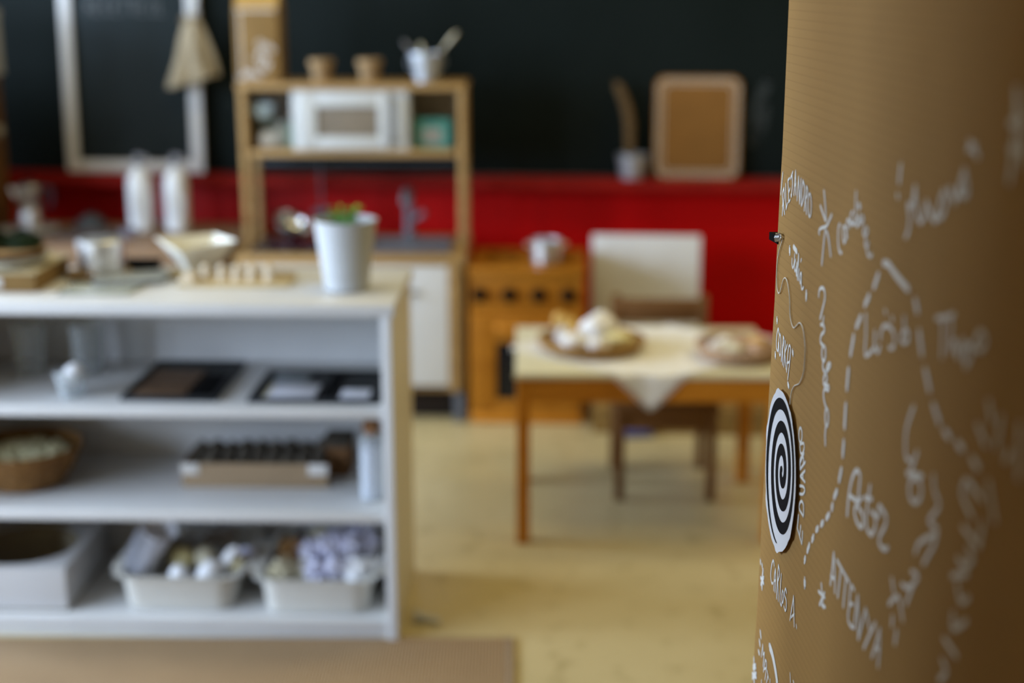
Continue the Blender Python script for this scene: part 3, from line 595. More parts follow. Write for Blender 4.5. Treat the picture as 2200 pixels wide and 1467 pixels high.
# ------------------------------------------------------------------ things on and in the hutch
ct = thing('paper_carton', 'tall brown kraft carton with folded gable top and white scribbles on the hutch', 'carton', (-0.806, 4.655, HZ + .0004), R(-3))
B().box(-.070, .070, -.055, .055, 0, .232, 0.003).obj('carton_body', M['kraft'], ct)
g = B(); g.prism([(-.055, .2325), (.055, .2325), (.010, .295), (.010, .325), (-.010, .325), (-.010, .295)], -.068, .068, 'YZ', 0.001)
g.obj('gable_top', mat('kraft_lid', (0.42, 0.25, 0.07), .8, var=.05), ct)
sb = B(); random.seed(9)
for (cx, cz, n) in ((.032, .115, 5), (.012, .085, 6), (.030, .055, 6), (-.010, .030, 5), (-.040, .020, 4)):
    p = [(cx + random.uniform(-.028, .028), cz + random.uniform(-.02, .02), 0) for _ in range(n)]
    sb.ribbon([(max(-.065, min(.065, q[0])), max(.01, q[1])) for q in smooth_pts(p, 4)], .005, lambda u, v: (u, -.0555, v))
sb.ribbon([(-.052, .01), (-.052, .225)], .004, lambda u, v: (u, -.0556, v))
sb.ribbon([(-.062, .225), (.062, .225)], .005, lambda u, v: (u, -.0557, v))
sb.obj('white_scribble', M['tape'], ct)

def peat_pot(x, label):
    t = thing('peat_pot', label, 'pot', (x, 4.63, HZ + .0004), 0, 'small peat pots on the hutch')
    p = B(); p.lathe([(0, 0), (.029, 0), (.030, .003), (.034, .052), (.040, .053), (.0405, .071), (.036, .071), (.032, .053), (.027, .010), (0, .010)], seg=28)
    p.obj('pot_body', M['pot_clay'], t)
    p = B(); p.lathe([(.034, .0515), (.0415, .0515), (.0418, .0545), (.0405, .0555), (.034, .0555)], seg=28); p.obj('pot_collar', M['pot_clay'], t)
    return t
peat_pot(-0.610, 'small brown peat pot on the hutch, nearer the tall carton')
peat_pot(-0.456, 'small brown peat pot on the hutch, nearer the utensil bucket')

def bucket(parent, r0, r1, h, m, th=.002, seg=32, bead=.003):
    b = B()
    b.lathe([(0, .001), (r0 * .94, .001), (r0, .003), (r0 * 1.01, .006), (r1, h), (r1 + bead, h - bead * .2), (r1 + bead, h + bead), (r1 - th, h + bead), (r1 - th, h), (r0 - th, .006), (0, .006)], seg=seg)
    return b.obj('bucket_body', m, parent)
bu = thing('utensil_bucket', 'small zinc bucket on the hutch holding wooden spoons', 'bucket', (-0.273, 4.615, HZ + .0004), 0)
bucket(bu, .036, .054, .088, M['zinc'])
B().lathe([(.0465, .055), (.0482, .0565), (.0485, .058), (.047, .0595)], seg=32).obj('pressed_band', M['zinc'], bu)
B().tube(smooth_pts([(-.0545, 0, .080), (-.060, -.02, .060), (-.045, -.052, .045), (0, -.066, .040), (.045, -.052, .045), (.060, -.02, .060), (.0545, 0, .080)], 4), .0014, 6).obj('wire_handle', M['zinc'], bu)
def spoon(name, label, p0, p1, m, rw=.019, rl=.030, group='spoons in the zinc bucket'):
    t = thing(name, label, 'spoon', (bu.location.x, bu.location.y, bu.location.z), 0, group)
    a, b = Vector(p0), Vector(p1)
    B().tube([a, a.lerp(b, .5), b], [.0045, .0042, .0040], 8).obj('handle', m, t)
    s = B(); s.blob((0, 0, 0), (rw, .0065, rl), 0, sub=3)
    q = (b - a).to_track_quat('Z', 'Y').to_matrix().to_4x4()
    bmesh.ops.transform(s.bm, matrix=Matrix.Translation(b + (b - a).normalized() * rl * .75) @ q, verts=s.bm.verts)
    s.obj('spoon_bowl', m, t)
pale = wood('pale_spoon_wood', (.50, .45, .32), (.60, .54, .40))
spoon('wooden_spoon', 'pale wooden spoon leaning right out of the zinc bucket', (-.026, 0, .012), (.065, .004, .118), pale, .013, .030)
spoon('wooden_spoon', 'grey wooden spoon leaning left out of the zinc bucket', (.022, .008, .012), (-.048, .008, .098), wood('grey_spoon_wood', (.13, .12, .12), (.18, .17, .165)), .015, .024)
spoon('wooden_spoon', 'short white round-headed spoon upright in the zinc bucket', (.005, -.012, .012), (-.010, -.012, .088), M['shell'], .019, .021)

# left compartment: vase with dusty blue flowers, small white jar, green bottle, box
HS = .8625
fv = thing('flower_vase', 'small white vase with dusty blue-green blossoms in the left hutch compartment', 'vase', (-0.797, 4.64, HS), 0)
B().lathe([(0, .0005), (.018, .0005), (.024, .010), (.026, .024), (.020, .040), (.013, .048), (.015, .054), (.012, .054), (.010, .047), (.012, .010), (0, .008)], seg=24).obj('vase_body', M['ceramic'], fv)
random.seed(2); lf = B()
for k in range(16):
    a = random.uniform(0, 2 * PI); r = random.uniform(.008, .030); z = random.uniform(.062, .100)
    lf.blob((r * math.cos(a), r * .8 * math.sin(a), z), (.012, .010, .006), .3, sub=1, seed=k)
lf.obj('dark_leaves', M['leafdark'], fv)
bl = B()
for k in range(7):
    a = k * 2.4; r = .014 + .004 * (k % 3)
    bl.blob((-.012 + r * math.cos(a), r * .6 * math.sin(a) - .008, .122 + .014 * math.sin(k * 1.7)), (.023, .020, .019), .25, sub=2, seed=k * 3.1)
bl.obj('blue_blossom', mat('dusty_blue', (.42, .58, .66), .85, col2=(.58, .68, .74), scale=60), fv)
st = B()
for k in range(5): st.tube([(0, 0, .04), ((k - 2) * .008 - .006, -.004, .085), ((k - 2) * .010 - .010, -.006, .112)], .0015, 6)
st.obj('stem', M['leafdark'], fv)
jr = thing('lidded_jar', 'small grey-white jar with a flat lid standing beside the flower vase', 'jar', (-0.757, 4.66, HS), 0)
B().lathe([(0, .0005), (.026, .0005), (.028, .004), (.028, .062), (.022, .072), (0, .072)], seg=24).obj('jar_body', mat('grey_glaze', (.40, .40, .36), .4, var=.05), jr)
B().lathe([(0, .0725), (.025, .0725), (.025, .086), (.006, .088), (.005, .096), (0, .097)], seg=24).obj('jar_lid', mat('grey_lid', (.30, .31, .30), .5, var=.05), jr)
gb = thing('green_bottle', 'slim grey-green glass bottle against the white microwave side', 'bottle', (-0.718, 4.64, HS), 0)
B().lathe([(0, .0005), (.012, .0005), (.0125, .004), (.0125, .060), (.005, .076), (.005, .092), (0, .092)], seg=18).obj('bottle_body', mat('green_glass_body', (.10, .19, .12), .2, var=.05), gb)
B().lathe([(0, .0925), (.006, .0925), (.006, .104), (0, .105)], seg=14).obj('stopper', M['cork'], gb)
# right compartment
tb = thing('teal_tin', 'teal tin box with a pale label in the right hutch compartment', 'tin', (-0.256, 4.64, HS), 0)
B().box(-.058, .058, -.035, .035, 0.0, .082, .004).obj('tin_body', M['teal'], tb)
B().box(-.060, .060, -.037, .037, .0825, .094, .003).obj('tin_lid', M['teal'], tb)
B().box(-.032, .030, -.0362, -.0352, .016, .066, .0002).obj('paper_label', mat('tin_label', (.30, .30, .27), .7, var=.1, scale=50), tb)

# pan on the hob, ladle on the rail
pan = thing('steel_bowl', 'small shiny steel bowl tipped on the black hob', 'bowl', (-0.728, 4.60, .566), R(20))
pr = Matrix.Rotation(R(24), 4, 'X') @ Matrix.Rotation(R(16), 4, 'Y')
B().lathe([(0, 0), (.030, .001), (.048, .012), (.058, .030), (.061, .044), (.064, .0445), (.064, .046), (.059, .046), (.056, .031), (.046, .0145), (.029, .004), (0, .003)], (0, .010, .019), seg=36, rot=pr).obj('bowl_body', M['chrome'], pan)
pb2 = B(); pb2.lathe([(.0625, .0435), (.0655, .0445), (.0655, .0465), (.0625, .047)], (0, .010, .019), seg=36, rot=pr); pb2.obj('rolled_rim', M['chrome'], pan)
ld = thing('ladle', 'thin dark metal ladle hanging from the kitchen rail behind the white planter', 'ladle', (-0.640, 4.7365, .80), 0)
B().tube(smooth_pts([(0, .0225, -.006), (0, .0225, .004), (0, .012, .0095), (0, .0015, .004), (0, 0, -.02), (0, .006, -.10), (0, .008, -.150)], 4), .003, 8).obj('handle', M['greysteel'], ld)
B().lathe([(0, -.030), (.016, -.026), (.026, -.012), (.028, 0), (.026, 0), (.022, -.012), (0, -.026)], (0, -.012, -.155), 20).obj('ladle_cup', M['greysteel'], ld)

# ------------------------------------------------------------------ left counter behind the shelf
lc = thing('wooden_counter', 'low pinkish-brown wooden counter behind the white shelf, under the framed blackboard', 'counter', (-1.28, 4.42, 0), R(-2))
B().box(-.470, .375, 0, .555, .532, .560, .003).obj('counter_top', M['pinkwood'], lc)
for x in (-.455, .345): B().box(x, x + .02, .02, .535, .02, .532, .002).obj('side_panel', M['pinkwood'], lc)
B().box(-.435, .345, .515, .535, .02, .532, .001).obj('back_panel', M['pinkwood'], lc)
for x0, x1 in ((-.433, -.060), (-.056, .343)):
    d = B().box(x0, x1, .004, .020, .03, .528, .002).obj('door', M['pinkwood'], lc)
    B().lathe([(0, 0), (.012, 0), (.009, .012), (.015, .022), (0, .026)], ((x0 + x1) / 2, .004, .42), 16, rot=Matrix.Rotation(R(90), 4, 'X')).obj('knob', M['brownwood'], d)
for x in (-.455, .345):
    for y in (.03, .50): B().box(x, x + .02, y, y + .03, 0, .02, .001).obj('foot', M['brownwood'], lc)
CZ = .5604
sa = thing('saucer', 'pale grey saucer under the coffee pot on the pinkish counter', 'plate', (-1.640, 4.765, CZ), 0)
B().lathe([(0, 0), (.050, 0), (.055, .003), (.098, .011), (.100, .013), (.097, .0135), (.054, .006), (0, .005)], seg=40).obj('saucer_dish', mat('grey_porcelain', (.52, .51, .54), .35, var=.02), sa)
B().lathe([(.0985, .0120), (.1012, .0125), (.1012, .0145), (.0985, .0148)], seg=40).obj('saucer_rim', M['ceramic'], sa)
mk = thing('moka_pot', 'silver stovetop coffee pot standing on the saucer at the counter', 'coffee pot', (-1.628, 4.765, CZ + .006), R(15))
oct_ = lambda a, k: 1 / max(abs(math.cos((a % (PI / 4)) - PI / 8)), .5) * math.cos(PI / 8)
B().lathe([(0, 0), (.044, 0), (.045, .004), (.036, .068), (0, .068)], seg=32, wob=oct_).obj('base', M['steel'], mk)
B().lathe([(.030, .0682), (.036, .0682), (.036, .076), (.030, .076)], seg=32).obj('waist_ring', M['steel'], mk)
B().lathe([(0, .0762), (.032, .0762), (.034, .080), (.044, .146), (.045, .148), (.040, .150), (0, .150)], seg=32, wob=oct_).obj('upper_body', M['steel'], mk)
B().lathe([(0, .1502), (.042, .1502), (.041, .153), (.012, .163), (0, .164)], seg=32, wob=oct_).obj('lid', M['steel'], mk)
B().lathe([(0, .1642), (.006, .1642), (.010, .172), (.008, .180), (0, .182)], seg=16).obj('lid_knob', M['black'], mk)
B().prism([(-.040, .110), (-.062, .150), (-.052, .150), (-.040, .140)], -.008, .008, 'XZ', .002).obj('spout', M['steel'], mk)
B().tube(smooth_pts([(.043, 0, .142), (.066, 0, .142), (.075, 0, .132), (.072, 0, .100), (.066, 0, .080)], 5), .0065, 8).obj('handle', mat('dark_blue_grip', (.030, .025, .045), .4, var=.1), mk)

def bottle(x, y, rz, label):
    t = thing('white_bottle', label, 'bottle', (x, y, CZ), rz, 'white bottles on the counter')
    B().lathe([(0, 0), (.034, 0), (.039, .004), (.040, .020), (.0405, .150), (.040, .172), (.034, .192), (.022, .205), (.016, .212), (.015, .222), (0, .222)], seg=32).obj('bottle_body', M['ceramic'], t)
    B().lathe([(0, .2222), (.018, .2222), (.018, .229), (.013, .231), (.013, .236), (0, .236)], seg=20).obj('collar', M['greysteel'], t)
    b = B(); b.lathe([(0, .2362), (.008, .2362), (.008, .246), (.012, .250), (.012, .258), (.004, .262), (0, .262)], seg=16)
    b.tube(smooth_pts([(.004, 0, .253), (.024, -.006, .250), (.030, -.008, .240)], 4), .0045, 8)
    b.obj('pump_head', mat('pump_plastic', (.30, .31, .36), .3, var=.03), t)
    B().box(-.024, .024, -.0425, -.0405, .060, .130, .0004).obj('paper_label', mat('bottle_label', (.66, .67, .68), .7, var=.05), t)
    return t
bottle(-1.262, 4.80, 0.3, 'left of the two white bottles on the pinkish counter')
bottle(-1.138, 4.80, 0.2, 'right of the two white bottles on the counter, nearer the play kitchen')
gs = thing('grey_bowl', 'small dark grey bowl turned upside down at the back of the counter', 'bowl', (-1.452, 4.86, CZ), 0)
B().lathe([(.050, 0), (.052, .001), (.050, .014), (.038, .034), (.020, .043), (0, .044)], seg=32, sx=1.1).obj('bowl_body', mat('dark_grey_glaze', (.060, .066, .075), .5, var=.1), gs)
B().lathe([(.014, .0435), (.018, .0435), (.018, .050), (.014, .050)], seg=24).obj('foot_ring', mat('dark_grey_glaze_foot', (.075, .08, .085), .5, var=.1), gs)
pm = thing('felt_placemat', 'dark mauve felt placemat lying flat on the pinkish counter', 'placemat', (-1.405, 4.70, CZ), R(-8))
B().box(-.13, .10, -.10, .10, 0, .003, .001).obj('felt_sheet', M['sticker'], pm)
B().tube([(-.125, -.095, .0035), (.095, -.095, .0035), (.095, .095, .0035), (-.125, .095, .0035)], .0015, 6, closed=True).obj('stitched_edge', mat('mauve_thread', (.14, .11, .11), .9), pm)
fl = thing('blue_cup', 'low blue-grey cup in front of the left white bottle', 'cup', (-1.272, 4.675, CZ), 0)
B().lathe([(0, 0), (.022, 0), (.026, .004), (.030, .028), (.028, .029), (.024, .006), (0, .005)], seg=28).obj('cup_body', mat('lilac_grey_glaze', (.20, .19, .24), .3, var=.05), fl)

# tall cabinet at the left picture edge
tc_ = thing('tall_cabinet', 'tall brown wooden cabinet cut off by the left edge of the photo', 'cabinet', (-2.068, 4.52, 0), R(-2))
B().box(-.32, .305, 0, .42, .04, 1.085, .004).obj('carcass', M['brownwood'], tc_)
for x0, x1 in ((-.315, -.008), (-.004, .300)):
    d = B().box(x0, x1, -.018, -.0005, .05, 1.075, .003).obj('door', M['brownwood'], tc_)
    kx = x0 + .275 if x0 > -.1 else x0 + .03
    B().lathe([(0, 0), (.014, 0), (.010, .016), (.026, .030), (.026, .046), (.016, .054), (0, .056)], (kx, -.018, .95), 20, rot=Matrix.Rotation(R(90), 4, 'X')).obj('knob', mat('porcelain_knob', (.34, .32, .26), .3), d)
sh_ = B(); sh_.lathe([(0, 0), (.010, 0), (.008, .012), (.018, .022), (.018, .034), (.010, .040), (0, .041)], (.305, .30, .90), 20, rot=Matrix.Rotation(R(90), 4, 'Y')); sh_.obj('side_peg', mat('porcelain_peg', (.34, .32, .26), .3), tc_)
for x in (-.31, .275):
    for y in (.01, .38): B().box(x, x + .03, y, y + .03, 0, .04, .002).obj('foot', M['brownwood'], tc_)
wbx = thing('white_box', 'tall white box standing on the brown cabinet at the left edge', 'box', (-1.925, 4.72, 1.085), R(-2))
B().box(-.20, .222, -.10, .12, 0, .185, .003).obj('box_body', M['enamel'], wbx)
B().box(-.203, .225, -.103, .123, .1855, .215, .003).obj('box_lid', M['enamel'], wbx)

# ------------------------------------------------------------------ framed blackboard and linen bag
TL = R(-2.5)
fb = thing('framed_blackboard', 'white wooden framed blackboard leaning on the red ledge against the chalkboard', 'blackboard', (*wallp(-1.337, 0.075, 0)[:2], 0.7265), WA)
fb.rotation_euler = (TL, 0, WA)
FW, FH, FS = .247, 1.02, .041
B().box(-FW, -FW + FS, -.012, .010, 0, FH, .003).obj('frame_stile', M['white'], fb)
B().box(FW - FS - .002, FW, -.012, .010, 0, FH, .003).obj('frame_stile', M['white'], fb)
B().box(-FW + FS, FW - FS - .002, -.012, .010, 0, FS, .003).obj('frame_rail', M['white'], fb)
B().box(-FW + FS, FW - FS - .002, -.012, .010, FH - FS, FH, .003).obj('frame_rail', M['white'], fb)
B().box(-FW + FS - .004, FW - FS + .004, -.002, .008, FS - .004, FH - FS + .004, .001).obj('slate_panel', M['slate2'], fb)
cw = B(); zb, zt = .549, .600
def letter(x, segs, w=.005):
    for s in segs: cw.ribbon([(x + u * .026, zb + v * (zt - zb)) for u, v in s], w, lambda u, v: (u, -.0026, v))
def seq(x, txt):
    shp = {'R': [[(0, 0), (0, 1), (.8, .9), (.8, .6), (0, .5)], [(.3, .5), (.9, 0)]], 'E': [[(.8, 1), (0, 1), (0, 0), (.8, 0)], [(0, .5), (.6, .5)]],
           'C': [[(.8, .9), (.3, 1), (0, .5), (.3, 0), (.8, .1)]], 'T': [[(0, 1), (.9, 1)], [(.45, 1), (.45, 0)]], 'S': [[(.8, .9), (.3, 1), (.1, .7), (.7, .35), (.5, 0), (0, .1)]],
           '2': [[(0, .8), (.4, 1), (.8, .8), (0, 0), (.9, 0)]], 'L': [[(0, 1), (0, 0), (.7, 0)]], 'O': [[(.4, 1), (0, .5), (.4, 0), (.8, .5), (.4, 1)]]}
    for c in txt:
        if c in shp: letter(x, shp[c])
        x += .031
seq(-.150, 'RECETTE')
seq(.075, '2L')
cw.obj('chalk_writing', M['chalk'], fb)

bg_ = thing('linen_bag', 'small natural linen drawstring bag hanging on the right side of the blackboard frame', 'bag', (*wallp(-1.085, 0.130, 0)[:2], 1.045), WA)
def bagf(u, v):
    a = 2 * PI * u; t = v
    half = .016 + (.077 - .016) * min(1, ((1 - t) / .95)) ** 0.85
    if t > .90: half = .016 + (t - .90) * .12
    fold = 1 + .24 * math.sin(5 * a + 2.4 * t) * (1 - .3 * t) + .09 * math.sin(9 * a + 1)
    shift = -.010 * (1 - t)
    x = half * math.cos(a) * fold + shift
    y = half * .55 * math.sin(a) * fold - .012
    z = .225 * t + (.022 * math.cos(a) * (1 - t) if t < .5 else .022 * math.cos(a) * (1 - t))
    return (x, y, z + .003)
bb = B(); bb.sheet(bagf, 60, 24)
bmesh.ops.remove_doubles(bb.bm, verts=bb.bm.verts, dist=1e-5)
bl_ = [e for e in bb.bm.edges if e.is_boundary and all(v.co.z < .09 for v in e.verts)]
if bl_: bmesh.ops.contextual_create(bb.bm, geom=bl_)
bb.obj('bag_body', M['linen'], bg_)
cd = B()
ring = [(.019 * math.cos(2 * PI * k / 16), -.012 + .009 * math.sin(2 * PI * k / 16), .214) for k in range(16)]
cd.tube(ring, .0028, 6, closed=True)
cd.tube(smooth_pts([(-.018, -.018, .214), (-.032, -.020, .222), (-.040, -.018, .210), (-.034, -.018, .200), (-.020, -.020, .212)], 4), .0024, 6)
cd.tube(smooth_pts([(.006, -.02, .216), (.016, -.012, .255), (.022, .006, .300), (.012, .014, .330), (-.012, .012, .300), (-.008, -.016, .25), (-.004, -.02, .216)], 4), .0022, 6)
cd.obj('drawstring', mat('brown_cord', (.20, .145, .08), .9), bg_)

# ------------------------------------------------------------------ planter and card on the ledge
pl = thing('zinc_planter', 'small zinc planter with a dry curved plume on the red ledge', 'planter', (*wallp(0.425, 0.075, 0)[:2], .7205), WA)
bucket(pl, .041, .053, .082, M['zinc'])
B().lathe([(0, .070), (.047, .070), (.049, .074), (0, .076)], seg=24).obj('soil', M['soil'], pl)
bp = smooth_pts([(-.010, 0, .07), (-.012, 0, .13), (-.014, 0, .19), (-.026, 0, .25), (-.050, -.01, .31), (-.066, -.015, .335)], 6)
n_ = len(bp)
B().tube(bp, [(.010 + .009 * math.sin(PI * min(1, .15 + .8 * i / n_)) * (1 + .18 * math.sin(i * 2.3))) * (1 if i < n_ - 4 else .45) for i in range(n_)], 12).obj('dry_plume', M['dryplant'], pl)
ck = thing('kraft_card', 'brown rounded cardboard rectangle with white scalloped border leaning above the red ledge', 'card', (*wallp(0.646, 0.070, 0)[:2], .7205), WA)
ck.rotation_euler = (R(-6.5), 0, WA)
cw_, chh, cr = .148, .352, .034
poly = []
for (cx, cz, a0) in ((cw_ - cr, chh - cr, 0), (-cw_ + cr, chh - cr, 90), (-cw_ + cr, cr, 180), (cw_ - cr, cr, 270)):
    for k in range(7): poly.append((cx + cr * math.cos(R(a0 + 15 * k)), cz + cr * math.sin(R(a0 + 15 * k))))
B().prism(poly, -.003, .003, 'XZ', .001).obj('card_sheet', M['kraftdark'], ck)
inner = [(x * .965, (z - chh / 2) * .965 + chh / 2) for x, z in poly]
per = []
for i in range(len(inner)):
    a, b = inner[i], inner[(i + 1) % len(inner)]
    L_ = math.hypot(b[0] - a[0], b[1] - a[1]); m_ = max(1, int(L_ / .004))
    for k in range(m_): per.append((a[0] + (b[0] - a[0]) * k / m_, a[1] + (b[1] - a[1]) * k / m_))
sl = B(); zz = []
for i, (x, z) in enumerate(per):
    k = 1 - .085 * abs(math.sin(i * .55))
    zz.append((x * k, (z - chh / 2) * (1 - (1 - k) * .85) + chh / 2))
zz.append(zz[0])
sl.ribbon(zz, .0042, lambda u, v: (u, -.0036, v), cap=False)
ins = [(x * .80, (z - chh / 2) * .84 + chh / 2) for x, z in poly]; ins.append(ins[0])
sl.ribbon(ins, .0030, lambda u, v: (u, -.0037, v), cap=False)
sl.obj('scalloped_border', mat('white_chalk_pen', (.52, .46, .38), .8, var=.05), ck)
# ------------------------------------------------------------------ wooden toy stove and things beside it
sv = thing('toy_stove', 'amber wooden toy stove with four black knobs and black oven window', 'toy stove', (-0.136, 4.395, 0), R(-3))
SW, SDp = .362, .34
B().box(0, .018, 0.012, SDp, .0, .492, .002).obj('side_panel', M['pine'], sv)
B().box(SW - .018, SW, 0.012, SDp, .0, .492, .002).obj('side_panel', M['pine'], sv)
B().box(.018, SW - .018, SDp - .012, SDp, .02, .492, .001).obj('back_panel', M['pine'], sv)
B().box(-.004, SW + .004, -.004, SDp + .002, .492, .513, .003).obj('cooktop', M['pine'], sv)
B().box(.018, SW - .018, .012, .026, .365, .490, .002).obj('knob_board', M['pine'], sv)
B().box(0, SW, 0, .0115, .355, .364, .001).obj('front_rail', M['pinedark'], sv)
dr = B()
ox0, ox1, oz0, oz1 = .085, .287, .082, .272
for q in ((.004, ox0, .045, .352), (ox1, SW - .004, .045, .352), (ox0, ox1, .045, oz0), (ox0, ox1, oz1, .352)):
    dr.box(q[0], q[1], -.006, .011, q[2], q[3], .001)
od = dr.obj('oven_door', M['pine'], sv)
B().box(ox0, ox1, .003, .010, oz0, oz1, .001).obj('oven_window', M['blackgloss'], od)
B().tube(smooth_pts([(.10, -.006, .325), (.10, -.030, .325), (.272, -.030, .325), (.272, -.006, .325)], 2), .008, 8).obj('door_handle', M['pinedark'], od)
B().box(.004, SW - .004, .0, .011, .004, .042, .001).obj('kick_board', M['pinedark'], sv)
for k in range(4):
    kb = B(); kb.lathe([(0, 0), (.023, 0), (.023, .005), (.018, .009), (.017, .022), (.014, .025), (0, .025)], (.033 + .0935 * k, .012, .424), 20, rot=Matrix.Rotation(R(90), 4, 'X'))
    kb.box(.031 + .0935 * k, .035 + .0935 * k, -.016, -.010, .414, .434, .001)
    kb.obj('knob', M['black'], sv)
for x, y in ((.10, .10), (.27, .10), (.10, .24), (.27, .24)):
    B().lathe([(.040, .5133), (.050, .5133), (.050, .5145), (.040, .5145), (.040, .5133)], (x, y, 0), 24).obj('burner_ring', M['black'], sv)
sp_ = thing('steel_pot', 'small shiny steel pot with side handles on top of the wooden toy stove', 'pot', (0.110, 4.49, .5148), 0)
B().lathe([(0, 0), (.042, 0), (.045, .003), (.046, .066), (.049, .068), (.049, .070), (.044, .070), (.043, .006), (0, .005)], seg=32).obj('pot_body', M['steel'], sp_)
for s in (-1, 1):
    B().tube(smooth_pts([(s * .046, -.016, .054), (s * .062, -.014, .056), (s * .066, 0, .056), (s * .062, .014, .056), (s * .046, .016, .054)], 4), .003, 8).obj('side_handle', M['steel'], sp_)

bn = thing('low_platform', 'low brown wooden platform along the red wall behind the child chair', 'platform', (0.252, 4.292, 0), R(-4))
B().box(0, .95, 0, .42, .070, .088, .003).obj('top_board', M['platform'], bn)
B().box(0, .95, .004, .022, 0, .0695, .002).obj('front_board', M['platform'], bn)
for x in (0, .466, .932): B().box(x, x + .018, .022, .41, 0, .0695, .001).obj('cross_board', M['platform'], bn)
wp = thing('white_board', 'plain white square board leaning against the red wall on the low platform', 'board', (0.446, 4.640, .0884), R(-4))
wp.rotation_euler = (R(-8), 0, R(-4))
B().box(-.181, .181, 0, .016, 0, .478, .004).obj('board_face', M['cream'] if False else M['white'], wp)
B().box(-.181, .181, .0165, .020, .01, .468, .001).obj('backing_sheet', M['birchedge'], wp)
bx = thing('blue_cloth', 'small folded blue-violet cloth lying low behind the chair legs', 'cloth', (0.385, 4.262, 0), R(5))
B().box(-.06, .06, -.022, .022, 0, .010, .004).obj('cloth_fold', M['blue'], bx)
B().box(-.055, .050, -.020, .020, .0102, .020, .004).obj('cloth_fold', M['blue'], bx)

# child chair
cr_ = thing('child_chair', 'small brown wooden child chair tucked under the far side of the table', 'chair', (0.422, 3.83, 0), R(-1))
hw = .137
for s in (-1, 1):
    x = s * (hw - .012)
    B().box(x - .013, x + .013, -.150, -.124, 0, .254, .003).obj('leg', M['chairwood'], cr_)
    b = B(); b.prism([(.118, 0), (.144, 0), (.146, .26), (.174, .512), (.152, .512), (.120, .26)], x - .013, x + .013, 'YZ', .002); b.obj('leg', M['chairwood'], cr_)
    B().box(x - .009, x + .009, -.124, .118, .205, .253, .002).obj('apron', M['chairwood'], cr_)
B().box(-hw - .006, hw + .006, -.158, .122, .2545, .272, .005).obj('seat', M['chairwood'], cr_)
B().box(-hw + .026, hw - .026, -.146, -.128, .205, .253, .002).obj('apron', M['chairwood'], cr_)
B().box(-hw + .026, hw - .026, .124, .142, .205, .253, .002).obj('apron', M['chairwood'], cr_)
for z, h in ((.436, .066), (.330, .045)):
    b = B(); yo = .130 + (z - .26) * .11
    b.box(-hw + .0005, hw - .0005, yo, yo + .016, z, z + h, .003); b.obj('back_slat', M['chairwood'], cr_)

# table
tt = thing('child_table', 'low wooden child table with a cream top, set with a lace cloth', 'table', (0.342, 3.616, 0), R(-0.5))
TW, TDp = .332, .248
B().box(-TW, TW, -TDp, TDp, .438, .450, .003).obj('tabletop', M['cream'], tt)
B().box(-TW - .003, TW + .003, -TDp - .003, -TDp - .0002, .437, .4495, .001).obj('top_edge', M['cream'], tt)
for sx in (-1, 1):
    for sy in (-1, 1):
        x, y = sx * (TW - .020), sy * (TDp - .020)
        B().box(x - .017, x + .017, y - .017, y + .017, 0, .4375, .004).obj('leg', M['pinedark'], tt)
for s in (-1, 1):
    B().box(-TW + .037, TW - .037, s * (TDp - .012) - .009, s * (TDp - .012) + .009, .376, .4375, .002).obj('apron', M['pinedark'], tt)
    B().box(s * (TW - .012) - .009, s * (TW - .012) + .009, -TDp + .037, TDp - .037, .376, .4375, .002).obj('apron', M['pinedark'], tt)
# lace cloth: square set corner forward, its corners hanging over the edge
tcn = thing('lace_cloth', 'white lace cloth laid diagonally on the child table, one corner hanging over the front', 'tablecloth', (0.342, 3.616, 0), R(-0.5))
HD = .345
def clothf(u, v):
    x = (u - v) * HD; y = (u + v - 1) * HD + .005
    z = .4512 + .0006 * math.sin(40 * u) * math.sin(37 * v)
    lim = TDp + .006
    if y < -lim:
        d = -y - lim; return (x * (1 - .0 * d), -lim - .004 - .004 * math.sin(60 * x), z - d)
    if y > lim: return (x, lim + .004, z - (y - lim))
    if abs(x) > TW + .006:
        s = 1 if x > 0 else -1; d = abs(x) - TW - .006; return (s * (TW + .009), y, z - d)
    return (x, y, z)
cl_ = B(); cl_.sheet(clothf, 64, 64, 0.0012); cl_.obj('lace_sheet', M['whitecloth'], tcn)
tr = B()
def trim(fn, n=46):
    for k in range(n):
        u, v = fn((k + .5) / n); p = clothf(u, v)
        r = .008; hang = p[2] < .4495; side = hang and abs(p[0]) > TW + .004
        ring = []
        for t in [2 * PI * i / 8 for i in range(8)]:
            if side: ring.append((p[0] + (.002 if p[0] > 0 else -.002), p[1] + r * math.cos(t), p[2] + r * math.sin(t)))
            elif hang: ring.append((p[0] + r * math.cos(t), p[1] + (-.002 if p[1] < 0 else .002), p[2] + r * math.sin(t)))
            else: ring.append((p[0] + r * math.cos(t), p[1] + r * math.sin(t), p[2] + .0015))
        tr.tube(ring, .0012, 4, closed=True)
trim(lambda t: (t, 0.0)); trim(lambda t: (0.0, t)); trim(lambda t: (t, 1.0)); trim(lambda t: (1.0, t))
tr.obj('lace_edging', M['whitecloth'], tcn)

